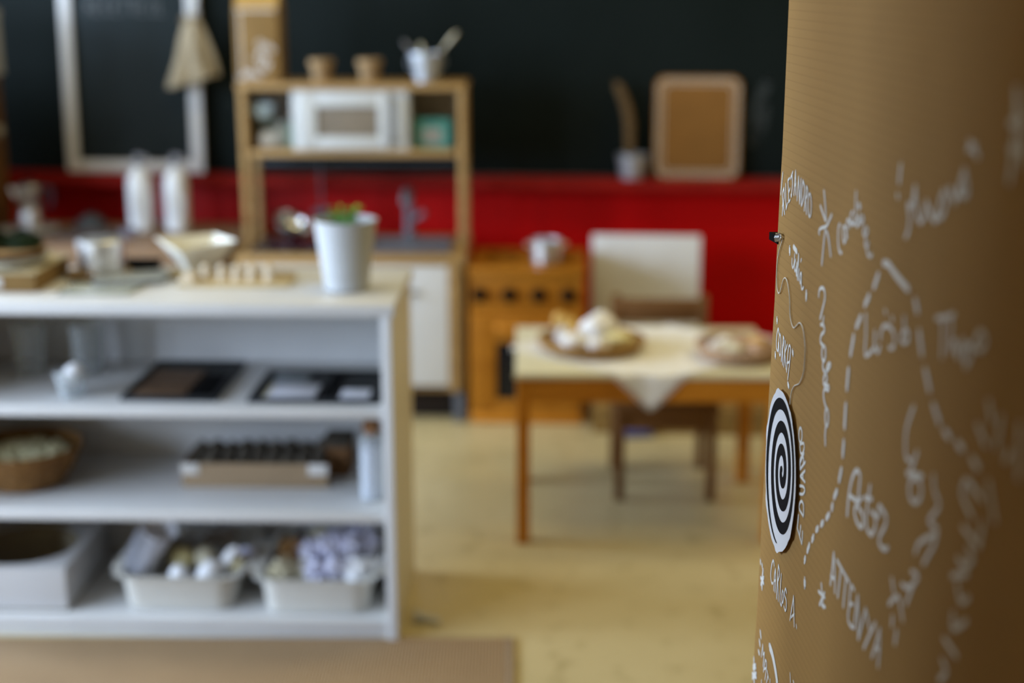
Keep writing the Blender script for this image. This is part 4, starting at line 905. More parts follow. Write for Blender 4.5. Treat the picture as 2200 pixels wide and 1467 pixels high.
# tray with bread and felt food
TZ = .4535
wt = thing('round_tray', 'round pale rattan tray holding the golden roll and white buns on the table', 'tray', (0.208, 3.612, TZ), 0)
B().lathe([(0, 0), (.118, 0), (.122, .004), (0, .004)], seg=48).obj('tray_base', M['rattan'], wt)
for k, (r, z) in enumerate(((.124, .006), (.129, .013), (.134, .020), (.138, .026))):
    B().tube([((r + .0015 * math.sin(24 * t + k * PI)) * math.cos(t), (r + .0015 * math.sin(24 * t + k * PI)) * math.sin(t), z + .0012 * math.sin(24 * t + k * PI)) for t in [2 * PI * i / 96 for i in range(96)]], .0042, 6, closed=True).obj('woven_coil', M['rattan'], wt)
bz = TZ + .0065
def bun(name, label, cat, c, rad, m, amp=.12, seed=1.0, rz=0, group=None, extra=None):
    t = thing(name, label, cat, c, rz, group)
    b = B(); b.blob((0, 0, rad[2] * .92), rad, amp, 14, 3, seed); b.obj(extra or 'crust', m, t)
    return t
br = thing('bread_roll', 'golden curled bread roll standing at the left end of the rattan tray', 'bread', (0.138, 3.640, bz), R(20))
b = B()
for k in range(9):
    a = -1.0 + k * .30; r = .036
    b.blob((r * math.cos(a) - .012, .006 * k - .024, .034 + r * .75 * math.sin(a)), (.018 + .004 * math.sin(PI * k / 8), .020, .020), .08, 12, 2, k)
b.obj('crust', M['bread'], br)
b = B(); b.blob((-.016, -.030, .028), (.022, .012, .026), .1, 12, 2, 4); b.obj('floury_end', M['dough'], br)
bun('felt_bun', 'large white felt bun heaped in the middle of the rattan tray', 'bun', (0.228, 3.628, bz), (.050, .044, .044), M['dough'], .12, 2.3, extra='felt_body')
bun('felt_bun', 'flat white felt bun at the front left of the rattan tray', 'bun', (0.165, 3.575, bz), (.044, .034, .022), M['dough'], .10, 5.3, extra='felt_body')
bun('felt_bun', 'small white felt bun at the front of the large bun', 'bun', (0.222, 3.552, bz), (.034, .026, .020), M['dough'], .10, 8.3, extra='felt_body')
bun('felt_cheese', 'pale yellow felt cheese at the right end of the rattan tray', 'felt food', (0.278, 3.590, bz), (.040, .036, .023), M['cheese'], .08, 3.1, extra='felt_body')
# right basket
wb2 = thing('shallow_basket', 'shallow brown wicker basket at the right of the table, partly behind the cardboard panel', 'basket', (0.578, 3.520, TZ), 0)
B().lathe([(0, 0), (.088, 0), (.092, .004), (0, .004)], seg=40).obj('basket_base', M['rattan'], wb2)
for k in range(5):
    r, z = .094 + .003 * k, .006 + .0075 * k
    B().tube([((r + .0015 * math.sin(20 * t + k * PI)) * math.cos(t), (r + .0015 * math.sin(20 * t + k * PI)) * math.sin(t), z) for t in [2 * PI * i / 80 for i in range(80)]], .0042, 6, closed=True).obj('woven_coil', M['rattan'] if k % 2 else M['pinkish'], wb2)
random.seed(12)
PIC = [(-.055, -.01, 0, 'dough', 'white felt piece at the left end of the wicker basket'), (-.030, .035, 0, 'dough', 'white felt piece at the back left of the wicker basket'),
       (-.012, -.035, 0, 'shell', 'cream felt piece at the front left of the wicker basket'), (.012, .012, 0, 'pinkish', 'pinkish felt piece in the middle of the wicker basket'),
       (.040, -.030, 0, 'pinkish', 'pinkish felt piece at the front right of the wicker basket'), (.050, .030, 0, 'bread', 'golden felt piece at the back right of the wicker basket')]
for k, (x, y, z, mm, lab) in enumerate(PIC):
    bun('felt_piece', lab, 'felt food', (0.578 + x, 3.520 + y, TZ + .0065), (.026, .022, .020), M[mm], .12, k * 2.1, group='felt food in the wicker basket', extra='felt_body')

# white stopper by the shelf foot
ws = thing('door_wedge', 'small white plastic wedge on the floor beside the foot of the white shelf', 'wedge', (-0.190, 2.925, 0), R(0))
B().prism([(-.028, 0), (.030, 0), (.030, .004), (-.028, .022)], -.012, .012, 'XZ', .001).obj('wedge_body', M['enamel'], ws)
B().prism([(-.030, .0225), (-.024, .0205), (-.024, .026), (-.030, .027)], -.011, .011, 'XZ', .0005).obj('wedge_heel', M['enamel'], ws)
# ------------------------------------------------------------------ things on top of the white shelf
ZT = .7464
ty = thing('card_tray', 'low kraft card tray at the left end of the white shelf top', 'tray', (-1.130, 3.055, ZT), R(-2))
B().box(-.125, .125, -.105, .105, 0, .004, .001).obj('tray_floor', M['kraft'], ty)
for s in (-1, 1):
    B().box(-.125, .125, s * .105 - .002, s * .105 + .002, 0, .040, .001).obj('tray_wall', M['kraft'], ty)
    B().box(s * .125 - .002, s * .125 + .002, -.103, .103, 0, .040, .001).obj('tray_wall', M['kraft'], ty)
B().box(-.128, .128, -.109, .109, .0405, .043, .001).obj('tray_lid', mat('pale_card_lid', (.50, .44, .30), .7, var=.04), ty)
B().box(-.030, .055, -.1085, -.1068, .010, .032, .0005).obj('paper_label', M['tape'], ty)
pd_ = thing('white_dish', 'shallow white dish under the cut wood slice on the card tray', 'dish', (-1.098, 3.040, ZT + .0432), 0)
B().lathe([(0, 0), (.050, 0), (.058, .004), (.094, .016), (.096, .018), (.092, .018), (.057, .008), (0, .007)], seg=40).obj('dish_body', M['ceramic'], pd_)
B().lathe([(.093, .0165), (.0975, .0172), (.0975, .0192), (.093, .0195)], seg=40).obj('dish_rim', M['shell'], pd_)
def wood_slice(name, label, c, r, h):
    t = thing(name, label, 'wood slice', c, 0)
    w = lambda a, k: 1 + .03 * math.sin(3 * a + 1) + .015 * math.sin(7 * a)
    B().lathe([(0, 0), (r * .965, 0), (r * .965, h), (0, h)], seg=40, wob=w).obj('cut_face', M['slice'], t)
    B().lathe([(r * .966, .0005), (r, .002), (r * 1.01, h * .5), (r, h - .001), (r * .966, h - .0005)], seg=40, wob=w).obj('bark_edge', M['bark'], t)
    return t
wood_slice('wood_slice', 'round cut wood slice carrying the dark moss on the white dish', (-1.098, 3.040, ZT + .0632), .080, .015)
mz = ZT + .0632 + .0152
for k, (x, y, rr, h, lab) in enumerate(((-1.062, 3.045, .040, .026, 'right mound of dark green moss on the wood slice'), (-1.135, 3.035, .040, .034, 'left mound of dark green moss on the wood slice, at the photo edge'))):
    t = thing('moss_mound', lab, 'moss', (x, y, mz), 0, 'moss on the wood slice')
    b = B(); b.blob((0, 0, h * .30), (rr, rr, h), .14, 30, 4, 3.3 * k + 1, flat=True); b.obj('moss_cushion', M['moss'], t)
    b = B(); random.seed(k)
    for _ in range(160):
        a = random.uniform(0, 2 * PI); e = random.uniform(.15, 1.5)
        d = Vector((math.cos(a) * math.cos(e), math.sin(a) * math.cos(e), math.sin(e)))
        p = Vector((d.x * rr * .97, d.y * rr * .97, h * .3 + d.z * h * .97))
        b.tube([p, p + d * .006 + Vector((0, 0, .002))], [.0016, .0006], 4)
    f = b.obj('moss_tips', M['moss'], t); f['kind'] = 'stuff'

wood_slice('wood_slice', 'round cut wood slice under the lidded steel tin on the shelf top', (-0.925, 3.120, ZT), .071, .012)
tn = thing('steel_tin', 'short round steel tin with a domed lid and a front loop on the wood slice', 'tin', (-0.915, 3.120, ZT + .0122), 0)
B().lathe([(0, 0), (.049, 0), (.051, .002), (.051, .056), (0, .056)], seg=48).obj('tin_body', M['steel'], tn)
B().lathe([(.0515, .052), (.0535, .053), (.0535, .070), (.050, .074), (.030, .077), (0, .078)], seg=48).obj('tin_lid', M['steel'], tn)
B().tube([(.013 * math.cos(2 * PI * i / 20), -.0535 - .003, .032 + .015 * math.sin(2 * PI * i / 20)) for i in range(20)], .0022, 6, closed=True).obj('front_loop', M['chrome'], tn)
B().lathe([(0, 0), (.009, 0), (.008, .004), (0, .005)], (.0, -.0505, .046), 16, rot=Matrix.Rotation(R(90), 4, 'X')).obj('loop_rivet', M['steel'], tn)

ac = thing('acrylic_plate', 'clear acrylic plate with dark edges lying near the front of the shelf top', 'plate', (-0.892, 2.985, ZT), R(-2))
ap = [(-.060, -.068), (.085, -.068), (.098, .040), (.070, .072), (-.030, .072), (-.062, .030)]
B().prism([(x * .985, y * .985) for x, y in ap], .0008, .004, 'XY', .0005).obj('clear_sheet', M['acrylic'], ac)
B().tube([(x, y, .0026) for x, y in ap], .0022, 6, closed=True).obj('dark_edge', mat('smoked_edge', (.14, .155, .145), .4), ac)
st_ = thing('slate_coaster', 'grey rounded slate coaster resting on the clear acrylic plate corner', 'coaster', (-0.838, 3.062, ZT + .0052), R(14))
sp2 = []
for cx, cy, a0 in ((.060, .040, 0), (-.060, .040, 90), (-.060, -.040, 180), (.060, -.040, 270)):
    for k in range(5): sp2.append((cx + .018 * math.cos(R(a0 + 22.5 * k)), cy + .018 * math.sin(R(a0 + 22.5 * k))))
B().prism(sp2, 0, .007, 'XY', .001).obj('slate_tile', M['slateG'], st_)
B().tube([(x * 1.01, y * 1.01, .0035) for x, y in sp2], .0024, 6, closed=True).obj('dark_rim', mat('slate_rim', (.10, .115, .12), .5), st_)

bt = thing('black_tin', 'small flat black tin at the back edge of the shelf, left of the paper bowl', 'tin', (-0.845, 3.196, ZT), R(-2))
B().box(-.040, .040, -.020, .020, 0, .016, .004).obj('tin_base', M['blackgloss'], bt)
B().box(-.041, .041, -.021, .021, .0162, .024, .004).obj('tin_lid', M['black'], bt)

# square flared paper bowl, one corner to the front, dark handwriting on its sides
pbw = thing('paper_bowl', 'square flared white paper bowl covered with grey script on the shelf top', 'bowl', (-0.704, 3.128, ZT), R(-12))
rb = [(.034, .010), (.045, .018), (.080, .056), (.098, .071)]
b = B(); vs = []
for r, z in [(.034, .001)] + rb[1:]:
    r2 = r
    vs.append([b.bm.verts.new((r2 * math.cos(R(-90 + 90 * k)) * (1.0 if k % 2 else 1.0), r2 * math.sin(R(-90 + 90 * k)), z + (.004 if (k == 1 or k == 3) and z > .065 else (-.006 if k == 0 and z > .065 else 0)))) for k in range(4)])
b.bm.faces.new(vs[0][::-1])
for a, c in zip(vs, vs[1:]):
    for k in range(4): b.bm.faces.new((a[k], a[(k + 1) % 4], c[(k + 1) % 4], c[k]))
bmesh.ops.recalc_face_normals(b.bm, faces=b.bm.faces)
bmesh.ops.solidify(b.bm, geom=list(b.bm.faces), thickness=.002)
pbm = mat('ivory_paper', (.70, .68, .60), .7, var=.03)
b.obj('folded_sheet', pbm, pbw, smooth=False)
sc_ = B(); random.seed(5)
def side_pt(k, s, t):                                   # k: -1 left side, 1 right side; s along, t up
    z = .020 + t * (.064 - .020); r = .0465 + (z - .018) / (.071 - .018) * (.098 - .045)
    c = Vector((0, -r, z)); e = Vector((k * r, 0, z)); p = c.lerp(e, s)
    n = Vector((k * .66, -.66, -.45)).normalized(); p += n * .0016; return tuple(p)
for k, rows in ((-1, 3), (1, 2)):
    for row in range(rows):
        for i in range(7):
            s0 = .14 + i * .11; t0 = .22 + row * .25
            if k == 1 and i > 3: continue
            pts = [(s0 + random.uniform(0, .07), t0 + random.uniform(-.02, .16)) for _ in range(4)]
            sc_.ribbon(pts, .020, lambda u, v, k=k: side_pt(k, u, v), cap=False)
sc_.obj('grey_script', mat('grey_ink', (.23, .23, .22), .8), pbw, smooth=False)
fd = thing('cork_mat', 'flat golden cork mat under the square paper bowl', 'mat', (-0.700, 3.128, ZT - .0), R(-2))
fd.location.z = ZT
for o_ in (pbw,): o_.location.z = ZT + .0065
B().box(-.066, .062, -.045, .045, 0, .005, .0015).obj('cork_sheet', mat('golden_cork', (.40, .27, .09), .8, var=.12, scale=60), fd)
B().tube([(-.066, -.045, .003), (.062, -.045, .003), (.062, .045, .003), (-.066, .045, .003)], .0028, 6, closed=True).obj('bound_edge', mat('cork_binding', (.33, .21, .07), .8), fd)

# tray of pale wooden pegs
wtp = thing('peg_tray', 'long pale wooden tray with a row of pegs in front of the paper bowl', 'tray', (-0.600, 3.040, ZT), R(-2))
B().box(-.122, .122, -.045, .055, 0, .007, .003).obj('tray_board', wood('pale_tray_wood', (.47, .36, .19), (.54, .43, .25)), wtp)
B().box(-.120, .120, .046, .054, .0072, .017, .002).obj('tray_lip', wood('tray_lip_wood', (.45, .33, .17), (.52, .40, .23)), wtp)
pegm = mat('blond_peg_wood', (.62, .53, .40), .6, var=.06)
for k, x in enumerate((-.668, -.632, -.600, -.568, -.530)):
    t = thing('wooden_peg', ('leftmost', 'second from left', 'middle', 'second from right', 'rightmost')[k] + ' of the five blond wooden pegs standing in the long tray', 'peg', (x, 3.042, ZT + .0072), 0, 'blond pegs in the wooden tray')
    B().lathe([(0, 0), (.012, 0), (.013, .003), (.009, .014), (.008, .018), (0, .018)], seg=18).obj('peg_body', pegm, t)
    b = B(); b.blob((0, 0, .026), (.0095, .0095, .010), 0, sub=2); b.obj('peg_head', pegm, t)
fb_ = thing('flat_block', 'flat pale wooden block at the left end of the peg tray', 'block', (-0.700, 3.030, ZT + .0072), R(-4))
B().box(-.016, .016, -.026, .026, 0, .012, .003).obj('block_body', pegm, fb_)
B().box(-.012, .012, -.020, .020, .0122, .0165, .002).obj('block_cap', pegm, fb_)

# white bucket planter with green sprouts
wp2 = thing('white_planter', 'white metal bucket planter with green sprouts at the right end of the shelf top', 'planter', (-0.354, 2.985, ZT), 0)
bucket(wp2, .047, .066, .148, M['enamel'], bead=.0025, seg=48)
B().lathe([(0, .120), (.058, .120), (.060, .124), (0, .127)], seg=32).obj('soil', M['soil'], wp2)
random.seed(21)
for k in range(16):
    a = random.uniform(0, 2 * PI); r = random.uniform(.004, .036)
    bx_, by_ = r * math.cos(a) - .006, r * math.sin(a); b = B(); h = random.uniform(.026, .050)
    lean = (random.uniform(-.012, .012), random.uniform(-.012, .012))
    b.tube([(bx_, by_, .122), (bx_ + lean[0] * .5, by_ + lean[1] * .5, .122 + h * .6), (bx_ + lean[0], by_ + lean[1], .122 + h)], [.0014, .0011, .0008], 5)
    for q in range(4):
        t_ = .45 + .18 * q; ang = a + q * 2.3
        px_, py_, pz_ = bx_ + lean[0] * t_, by_ + lean[1] * t_, .122 + h * t_
        L_ = .016 + .007 * random.random()
        d = Vector((math.cos(ang), math.sin(ang), .75)).normalized(); s = Vector((-math.sin(ang), math.cos(ang), 0)) * .0056
        p = Vector((px_, py_, pz_)); q0 = b.bm.verts.new(p); q1 = b.bm.verts.new(p + d * L_ * .5 + s); q2 = b.bm.verts.new(p + d * L_ + Vector((0, 0, -.002))); q3 = b.bm.verts.new(p + d * L_ * .5 - s)
        b.bm.faces.new((q0, q1, q2, q3))
    b.obj('sprout', M['leaf'], wp2, smooth=False)
lb = B(); random.seed(3)
for i in range(7):
    a0 = R(-122 + i * 10.5)
    for _ in range(2):
        p = [(a0 + random.uniform(-.03, .07), .026 + random.uniform(0, .020)) for _ in range(3)]
        lb.ribbon(p, .0022, lambda u, v: ((.0478 + (v / .148) * .0195) * math.cos(u) * 1.005, (.0478 + (v / .148) * .0195) * math.sin(u) * 1.005, v), cap=False)
lb.obj('printed_word', mat('pale_grey_print', (.42, .44, .46), .7), wp2, smooth=False)
# ------------------------------------------------------------------ upper shelf
Z1 = .5244
gc = thing('glass_cup', 'small clear glass cup holding a white ball on the upper shelf', 'cup', (-0.942, 2.925, Z1), 0)
B().lathe([(0, 0), (.022, 0), (.024, .003), (.036, .056), (.0345, .056), (.0225, .006), (0, .005)], seg=32).obj('cup_body', M['glass'], gc)
B().lathe([(.034, .0562), (.0368, .0562), (.0368, .058), (.034, .058)], seg=32).obj('cup_rim', mat('milky_glass_rim', (.46, .48, .50), .2), gc)
wbll = thing('white_ball', 'white paper ball sitting in the small glass cup', 'ball', (-0.934, 2.925, Z1 + .0245), 0)
b = B(); b.blob((0, 0, .024), (.0235, .0235, .0235), .05, 20, 3, 2); b.obj('ball_body', M['paper'], wbll)
b = B(); b.blob((.004, -.006, .046), (.010, .008, .005), .1, 20, 2, 5); b.obj('paper_tuft', M['paper'], wbll)
def tumbler(x, y, lab):
    t = thing('drinking_glass', lab, 'glass', (x, y, Z1), 0, 'tall glasses on the upper shelf')
    B().lathe([(0, 0), (.030, 0), (.031, .003), (.037, .112), (.0355, .112), (.0295, .008), (0, .007)], seg=32).obj('glass_body', M['glass'], t)
    B().lathe([(.0353, .1122), (.0373, .1122), (.0373, .1138), (.0353, .1138)], seg=32).obj('glass_rim', M['glass'], t)
    return t
tumbler(-0.962, 3.120, 'tall clear drinking glass behind the cup with the white ball')
tumbler(-1.090, 3.110, 'tall clear drinking glass at the far left of the upper shelf')

def inset_board(name, label, c, rz, w, d, parts):
    t = thing(name, label, 'board', c, rz)
    B().box(-w / 2, w / 2, 0, d, 0, .004, .0008).obj('base_sheet', M['darkcard'], t)
    for (x0, x1, y0, y1) in ((-w / 2, w / 2, 0, .012), (-w / 2, w / 2, d - .012, d), (-w / 2, -w / 2 + .012, .0122, d - .0122), (w / 2 - .012, w / 2, .0122, d - .0122)):
        B().box(x0, x1, y0, y1, .0042, .010, .001).obj('frame_strip', M['darkcard'], t)
    for (nm, m, x0, x1, y0, y1, h) in parts: B().box(x0, x1, y0, y1, .0042, .0042 + h, .0008).obj(nm, m, t)
    return t
brs = wood('dark_slat_wood', (.085, .045, .022), (.12, .068, .036))
inset_board('slat_board', 'black card board with brown wooden slats on the upper shelf', (-0.728, 2.884, Z1), R(-2), .205, .300,
            [('wooden_slat', brs, -.082, .030, .022 + .042 * k, .054 + .042 * k, .006) for k in range(5)] +
            [('black_pad', M['black'], .040, .086, .022, .19, .004)])
wcard = mat('grey_white_card', (.62, .62, .68), .5, var=.02)
inset_board('card_board', 'black card board with two white cards at the right of the upper shelf', (-0.417, 2.867, Z1), R(-2), .282, .235,
            [('white_card', wcard, -.104, -.004, .024, .120, .004), ('white_card', wcard, .050, .112, .024, .085, .004), ('cream_edge', M['shell'], -.112, -.105, .024, .120, .005),
             ('grey_band', mat('mid_grey_card', (.20, .22, .235), .6), -.118, -.040, .150, .212, .003), ('divider', M['black'], .010, .036, .014, .220, .006)])

# ------------------------------------------------------------------ middle shelf
Z2 = .2934
bk = thing('wicker_basket', 'round brown wicker basket of pale dried flowers at the left of the middle shelf', 'basket', (-1.090, 3.020, Z2 + .002), 0)
B().lathe([(0, 0), (.072, 0), (.074, .004), (0, .005)], seg=40).obj('basket_base', M['wicker'], bk)
for k in range(11):
    z = .005 + .0082 * k; r = .077 + .046 * (k / 10) ** .75
    B().tube([((r + .0022 * math.sin(17 * t + k * PI)) * math.cos(t), (r + .0022 * math.sin(17 * t + k * PI)) * math.sin(t), z + .0008 * math.sin(17 * t)) for t in [2 * PI * i / 90 for i in range(90)]], .0050, 6, closed=True).obj('woven_coil', M['wicker'], bk)
for k in range(18):
    a = 2 * PI * k / 18
    B().tube([(.077 * math.cos(a), .077 * math.sin(a), .004), (.108 * math.cos(a), .108 * math.sin(a), .042), (.1235 * math.cos(a), .1235 * math.sin(a), .092)], .0030, 5).obj('upright_cane', M['wicker'], bk)
random.seed(31)
flm = mat('pale_petals', (.58, .56, .34), .85, col2=(.72, .68, .48), scale=60)
n_f = 0
for k in range(22):
    a = k * 2.39996; r = .084 * math.sqrt((k + .5) / 22)
    t = thing('dried_flower', 'pale yellowish dried flower head heaped inside the round wicker basket', 'flower', (-1.090 + r * math.cos(a), 3.020 + r * math.sin(a), Z2 + .054 + .012 * math.cos(r * 16)), a, 'dried flowers in the wicker basket')
    b = B()
    for q in range(6):
        an = 2 * PI * q / 6
        b.blob((.011 * math.cos(an), .011 * math.sin(an), .012 + .006 * (q % 2)), (.010, .008, .008), .2, 14, 1, k + q)
    b.obj('petals', flm, t)
    b = B(); b.tube([(0, 0, -.028), (.002, 0, -.01), (0, 0, .012)], [.0016, .0018, .003], 5); b.obj('stem', M['leafdark'], t)

bxx = thing('card_box', 'long open kraft box of dark bark pieces in the middle shelf', 'box', (-0.572, 2.990, Z2), R(-1.2))
bw, bd, bh = .162, .145, .055
B().box(-bw, bw, 0, bd, 0, .003, .0005).obj('box_floor', M['tanbox'], bxx)
for y in (0, bd - .004): B().box(-bw, bw, y, y + .004, .0032, bh, .001).obj('box_side', M['tanbox'], bxx)
for x in (-bw, bw - .004): B().box(x, x + .004, .0042, bd - .0042, .0032, bh, .001).obj('box_end', M['brownbox'], bxx)
for x0, x1 in ((-bw - .001, -bw + .038), (bw - .042, bw + .001)): B().box(x0, x1, -.0014, -.0003, .030, bh, .0003).obj('paper_tape', M['tape'], bxx)
random.seed(8)
ORD = ('first', 'second', 'third', 'fourth', 'fifth', 'sixth', 'seventh', 'eighth', 'ninth')
k = 0
for i in range(9):
    for j in range(3):
        x = -.575 + (-bw + .026 + .0345 * i); y = 2.990 + .030 + .042 * j; zz = .0035
        hgt = .050 + .008 * random.random() + .007 * j
        t = thing('bark_piece', 'dark bark chunk in the long kraft box, ' + ('front', 'middle', 'back')[j] + ' row, ' + ORD[i] + ' from the left', 'bark', (x, y - .02 * 0 - (x + .572) * math.sin(R(1.2)), Z2 + zz), random.uniform(0, 3), 'bark chunks in the kraft box')
        b = B(); b.blob((0, 0, hgt * .55), (.0175, .0185, hgt * .52), .10, 24, 2, 1.7 * k); b.obj('bark_body', M['drift'], t); k += 1
gb2 = thing('brown_carton', 'small brown carton standing behind the right end of the kraft box', 'box', (-0.398, 3.105, Z2), R(-4))
B().box(-.030, .030, -.045, .045, 0, .070, .002).obj('carton_body', M['brownbox'], gb2)
B().box(-.031, .031, -.046, .046, .0702, .084, .002).obj('carton_lid', M['drift'], gb2)

jb = thing('corked_bottle', 'narrow clear corked bottle of white grains on the middle shelf', 'bottle', (-0.303, 2.925, Z2), 0)
B().lathe([(0, 0), (.025, 0), (.027, .003), (.027, .128), (.022, .140), (.016, .144), (.016, .150), (.0145, .150), (.0145, .144), (.0252, .126), (.0252, .005), (0, .004)], seg=32).obj('bottle_glass', M['glass'], jb)
B().lathe([(0, .0045), (.0245, .0045), (.0248, .118), (.012, .124), (0, .122)], seg=28).obj('white_grains', mat('white_grains', (.60, .59, .66), .9, var=.08, scale=120, bump=.5, bscale=300), jb)
B().lathe([(0, .140), (.0135, .140), (.0155, .154), (.019, .155), (.020, .172), (.014, .177), (0, .178)], seg=20).obj('cork', M['cork'], jb)

# ------------------------------------------------------------------ bottom shelf
Z0 = .0474
hx = thing('hatbox', 'grey-white card box with a round open hole in its top on the bottom shelf', 'box', (-1.103, 3.030, Z0), R(-2))
B().box(-.135, .135, -.150, .130, 0, .004, .001).obj('box_floor', mat('box_inside', (.20, .17, .12), .8), hx)
wallm = mat('grey_white_card_box', (.56, .56, .57), .7, var=.02)
for y in (-.150, .126): B().box(-.135, .135, y, y + .004, .0042, .098, .0012).obj('box_side', wallm, hx)
for x in (-.135, .131): B().box(x, x + .004, -.1458, .1258, .0042, .098, .0012).obj('box_end', wallm, hx)
b = B(); n = 48; oc = []; ic = []
for k in range(n):
    a = 2 * PI * k / n; c_, s_ = math.cos(a), math.sin(a); m_ = 1 / max(abs(c_), abs(s_))
    oc.append(((.135 * c_ * m_), -.010 + .140 * s_ * m_)); ic.append((.118 * c_, -.010 + .124 * s_))
lo_ = [[b.bm.verts.new((x, y, z)) for x, y in q] for q in (oc, ic) for z in (.0982, .1015)]
for k in range(n):
    j = (k + 1) % n
    for A, C in ((1, 3), (3, 2), (2, 0), (0, 1)): b.bm.faces.new((lo_[A][k], lo_[A][j], lo_[C][j], lo_[C][k]))
b.obj('box_lid_ring', wallm, hx)
B().lathe([(.112, .0043), (.114, .0043), (.114, .096), (.112, .096), (.112, .0043)], (0, -.010, 0), 40, sy=1.05).obj('inner_tube', mat('inner_tube_card', (.26, .22, .15), .8, var=.06), hx)

def rr(hx_, hy_, r, n=6):
    r = min(r, hx_, hy_); out = []
    for sx, sy, a0 in ((1, 1, 0), (-1, 1, 90), (-1, -1, 180), (1, -1, 270)):
        for k in range(n): 
            a = R(a0 + 90 * k / (n - 1)); out.append((sx * (hx_ - r) + r * math.cos(a), sy * (hy_ - r) + r * math.sin(a)))
    return out
def tub(x, y, rz, w, d, label):
    t = thing('plastic_tub', label, 'tub', (x, y, Z0), rz, 'milky plastic tubs on the bottom shelf')
    b = B(); rings = []
    h = .080
    spec = [(w * .80, d * .86, .035, .001), (w * .82, d * .88, .038, .004), (w * .87, d * .94, .040, h - .006), (w * .88, d * .95, .042, h), (w * 1.0, d * 1.0, .040, h + .002), (w * 1.01, d * 1.01, .042, h - .004)]
    inn = [(w * 1.0, d * 1.0, .040, h + .0035), (w * .875, d * .945, .041, h + .0035), (w * .855, d * .925, .039, h - .006), (w * .79, d * .86, .036, .004)]
    for hx_, hy_, r, z in (spec[:5] + inn): rings.append([b.bm.verts.new((px, py, z)) for px, py in rr(hx_, hy_, r)])
    b.bm.faces.new(rings[0][::-1]); b.bm.faces.new(rings[-1])
    for a, c in zip(rings, rings[1:]):
        m_ = len(a)
        for k in range(m_): b.bm.faces.new((a[k], a[(k + 1) % m_], c[(k + 1) % m_], c[k]))
    b.obj('tub_body', M['tub'], t)
    for s in (-1, 1):
        B().box(s * w * 1.03 - .008, s * w * 1.03 + .008, -d * .55, d * .55, h - .012, h + .003, .004).obj('grip_lip', M['tub'], t)
    return t
tub(-0.728, 3.018, R(-2), .144, .156, 'left of the two milky plastic tubs, holding paper cups and eggs')
tub(-0.424, 3.002, R(-2), .138, .158, 'right of the two milky plastic tubs, holding crumpled lilac paper')

# left tub: stack of pleated cups, white eggs, felt scraps, brown fibre
pc_m = mat('pleated_paper', (.72, .73, .78), .8, var=.02)
for k in range(8):
    t = thing('paper_cup', 'white pleated paper cup, ' + ORD[k] + ' from the bottom of the leaning stack in the left tub', 'paper cup', (-0.822 + .0042 * k, 2.952 + .001 * k, Z0 + .052 + .0115 * k), 0, 'pleated paper cups in the left tub')
    t.rotation_euler = (R(16), R(-20 + 5.5 * k), 0)
    b = B(); b.lathe([(0, 0), (.022, 0), (.0235, .002), (.040, .036), (.0392, .0362), (.0228, .003), (0, .002)], seg=48, wob=lambda a, kk: 1 + (.05 * math.sin(16 * a) if kk in (3, 4) else .02 * math.sin(16 * a)))
    b.obj('pleated_wall', pc_m, t)
    b = B(); b.lathe([(0, .0024), (.019, .0024), (.019, .0034), (0, .0034)], seg=20); b.obj('cup_base', pc_m, t)
eggs = [(-.735, 2.915, .070, .021, .019, 'paper', 'white egg lying at the front middle of the left tub'), (-.668, 2.918, .074, .024, .026, 'paper', 'large white egg at the front right of the left tub'),
        (-.690, 2.985, .080, .026, .022, 'shell', 'cream egg behind the large white egg in the left tub'), (-.742, 2.985, .078, .028, .024, 'cheese', 'pale yellow egg in the middle of the left tub')]
for k, (x, y, z, r, h, mm, lab) in enumerate(eggs):
    t = thing('egg', lab, 'egg', (x, y, Z0 + z), k * .8, 'eggs in the left tub')
    t.rotation_euler = (0, R(40 + 20 * k), k * .8)
    B().lathe([(r * math.sin(PI * i / 12) * (1 - .10 * math.cos(PI * i / 12)), -h * 1.25 * math.cos(PI * i / 12)) if 0 < i < 12 else (0, (-1 if i == 0 else 1) * h * 1.25) for i in range(13)], seg=24).obj('egg_shell', M[mm], t)
eg = thing('paper_twist', 'long twisted white paper standing up beside the large white egg', 'paper', (-0.643, 2.945, Z0 + .070), R(20))
eg.rotation_euler = (R(-10), R(32), 0)
B().lathe([(0, 0), (.012, .004), (.016, .020), (.013, .045), (.007, .058), (0, .060)], seg=20, wob=lambda a, k: 1 + .16 * math.sin(5 * a + k)).obj('twisted_sheet', M['paper'], eg)
for k, (x, y, mm, lab) in enumerate(((-.618, 2.960, 'cheese', 'pale tan wood ball at the right of the left tub'), (-.600, 3.005, 'lilac', 'greyish crumpled paper at the right rear of the left tub'))):
    t = thing('crumpled_ball', lab, 'ball', (x, y, Z0 + .055), 0)
    b = B(); b.blob((0, 0, .022), (.024, .022, .022), .16, 26, 3, 9 + k); b.obj('crumpled_body', M[mm], t)
ff = B(); random.seed(77)
for _ in range(420):
    x, y = random.uniform(-.095, .085), random.uniform(-.010, .085); z = .066 + random.uniform(0, .050)
    p = Vector((x, y, z)); d = Vector((random.uniform(-1, 1), random.uniform(-1, 1), random.uniform(-.4, .9))).normalized() * .022
    ff.tube([p, p + d * .5 + Vector((0, 0, .004)), p + d], .0012, 3)
fo_ = ff.obj('coconut_fibre', mat('brown_fibre', (.13, .088, .052), .95, col2=(.22, .155, .10), scale=60), None, loc=(-0.722, 3.020, Z0))
tag(fo_, 'loose tangled brown fibre filling the back of the left tub', 'fibre'); fo_['kind'] = 'stuff'
und = B(); und.blob((0, 0, .030), (.115, .120, .034), .05, 12, 3, 3, flat=True)
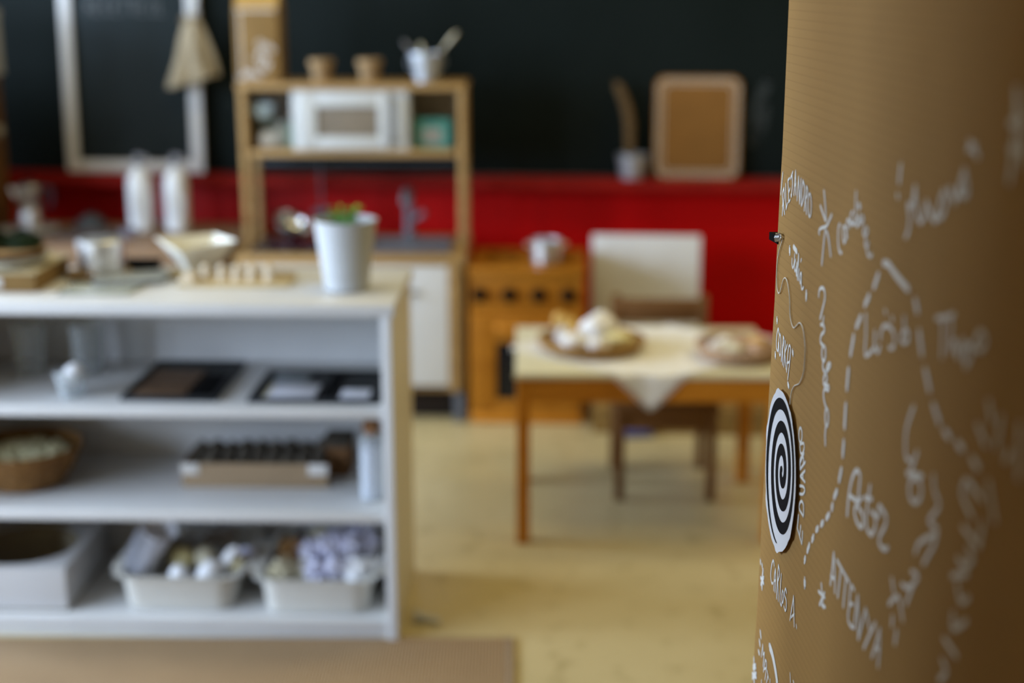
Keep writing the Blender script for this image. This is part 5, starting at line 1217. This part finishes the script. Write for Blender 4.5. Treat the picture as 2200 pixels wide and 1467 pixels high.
# right tub: crumpled lilac-white paper balls
random.seed(15)
RT = [(-.505, 2.900, 'shell'), (-.470, 2.915, 'shell'), (-.430, 2.905, 'lilac'), (-.388, 2.900, 'lilac'), (-.345, 2.902, 'paper'), (-.315, 2.930, 'paper'),
      (-.490, 2.965, 'wicker'), (-.450, 2.960, 'lilac'), (-.408, 2.955, 'lilac'), (-.366, 2.955, 'lilac'), (-.325, 2.985, 'lilac'),
      (-.480, 3.020, 'drift'), (-.435, 3.015, 'shell'), (-.390, 3.005, 'lilac'), (-.345, 3.030, 'lilac'), (-.480, 3.075, 'drift'), (-.425, 3.070, 'lilac'), (-.365, 3.080, 'lilac')]
tone = {'lilac': 'lilac-white', 'shell': 'cream', 'paper': 'bright white', 'drift': 'dark brown', 'wicker': 'golden brown'}
row_of = lambda y: 0 if y < 2.93 else 1 if y < 2.99 else 2 if y < 3.04 else 3
row_x = [sorted(p[0] for p in RT if row_of(p[1]) == q) for q in range(4)]
for k, (x, y, mm) in enumerate(RT):
    hz = .058 + (.024 if 2.94 < y < 3.04 else 0) + (.012 if mm == 'lilac' and x > -.42 else 0)
    q_ = row_of(y); lab = tone[mm] + ' crumpled ball in the right tub, ' + ('front', 'second', 'third', 'back')[q_] + ' row, ' + ORD[row_x[q_].index(x)] + ' from the left'
    t = thing('crumpled_paper', lab, 'paper ball', (x, y, Z0 + hz), k * 1.3, 'crumpled paper in the right tub')
    r = .024 + .005 * random.random()
    b = B(); b.blob((0, 0, r * .9), (r, r * .95, r * .9), .30, 34, 3, 5.7 * k + 1); b.obj('crumpled_body', M[mm], t, smooth=True, angle=20)
    b = B()
    for q in range(5):
        a = q * 1.3 + k; p = Vector((r * .8 * math.cos(a), r * .8 * math.sin(a), r * (1.0 + .5 * math.sin(q * 2.1))))
        d = Vector((math.cos(a), math.sin(a), .7)).normalized()
        b.sheet(lambda u, v, p=p, a=a, d=d: tuple(p + d * .014 * u + Vector((-math.sin(a), math.cos(a), .2)) * .010 * (v - .5) + Vector((0, 0, .004 * math.sin(3 * u + 5 * v)))), 3, 2, .0006)
    b.obj('paper_fold', M[mm], t)
und.bm.free()
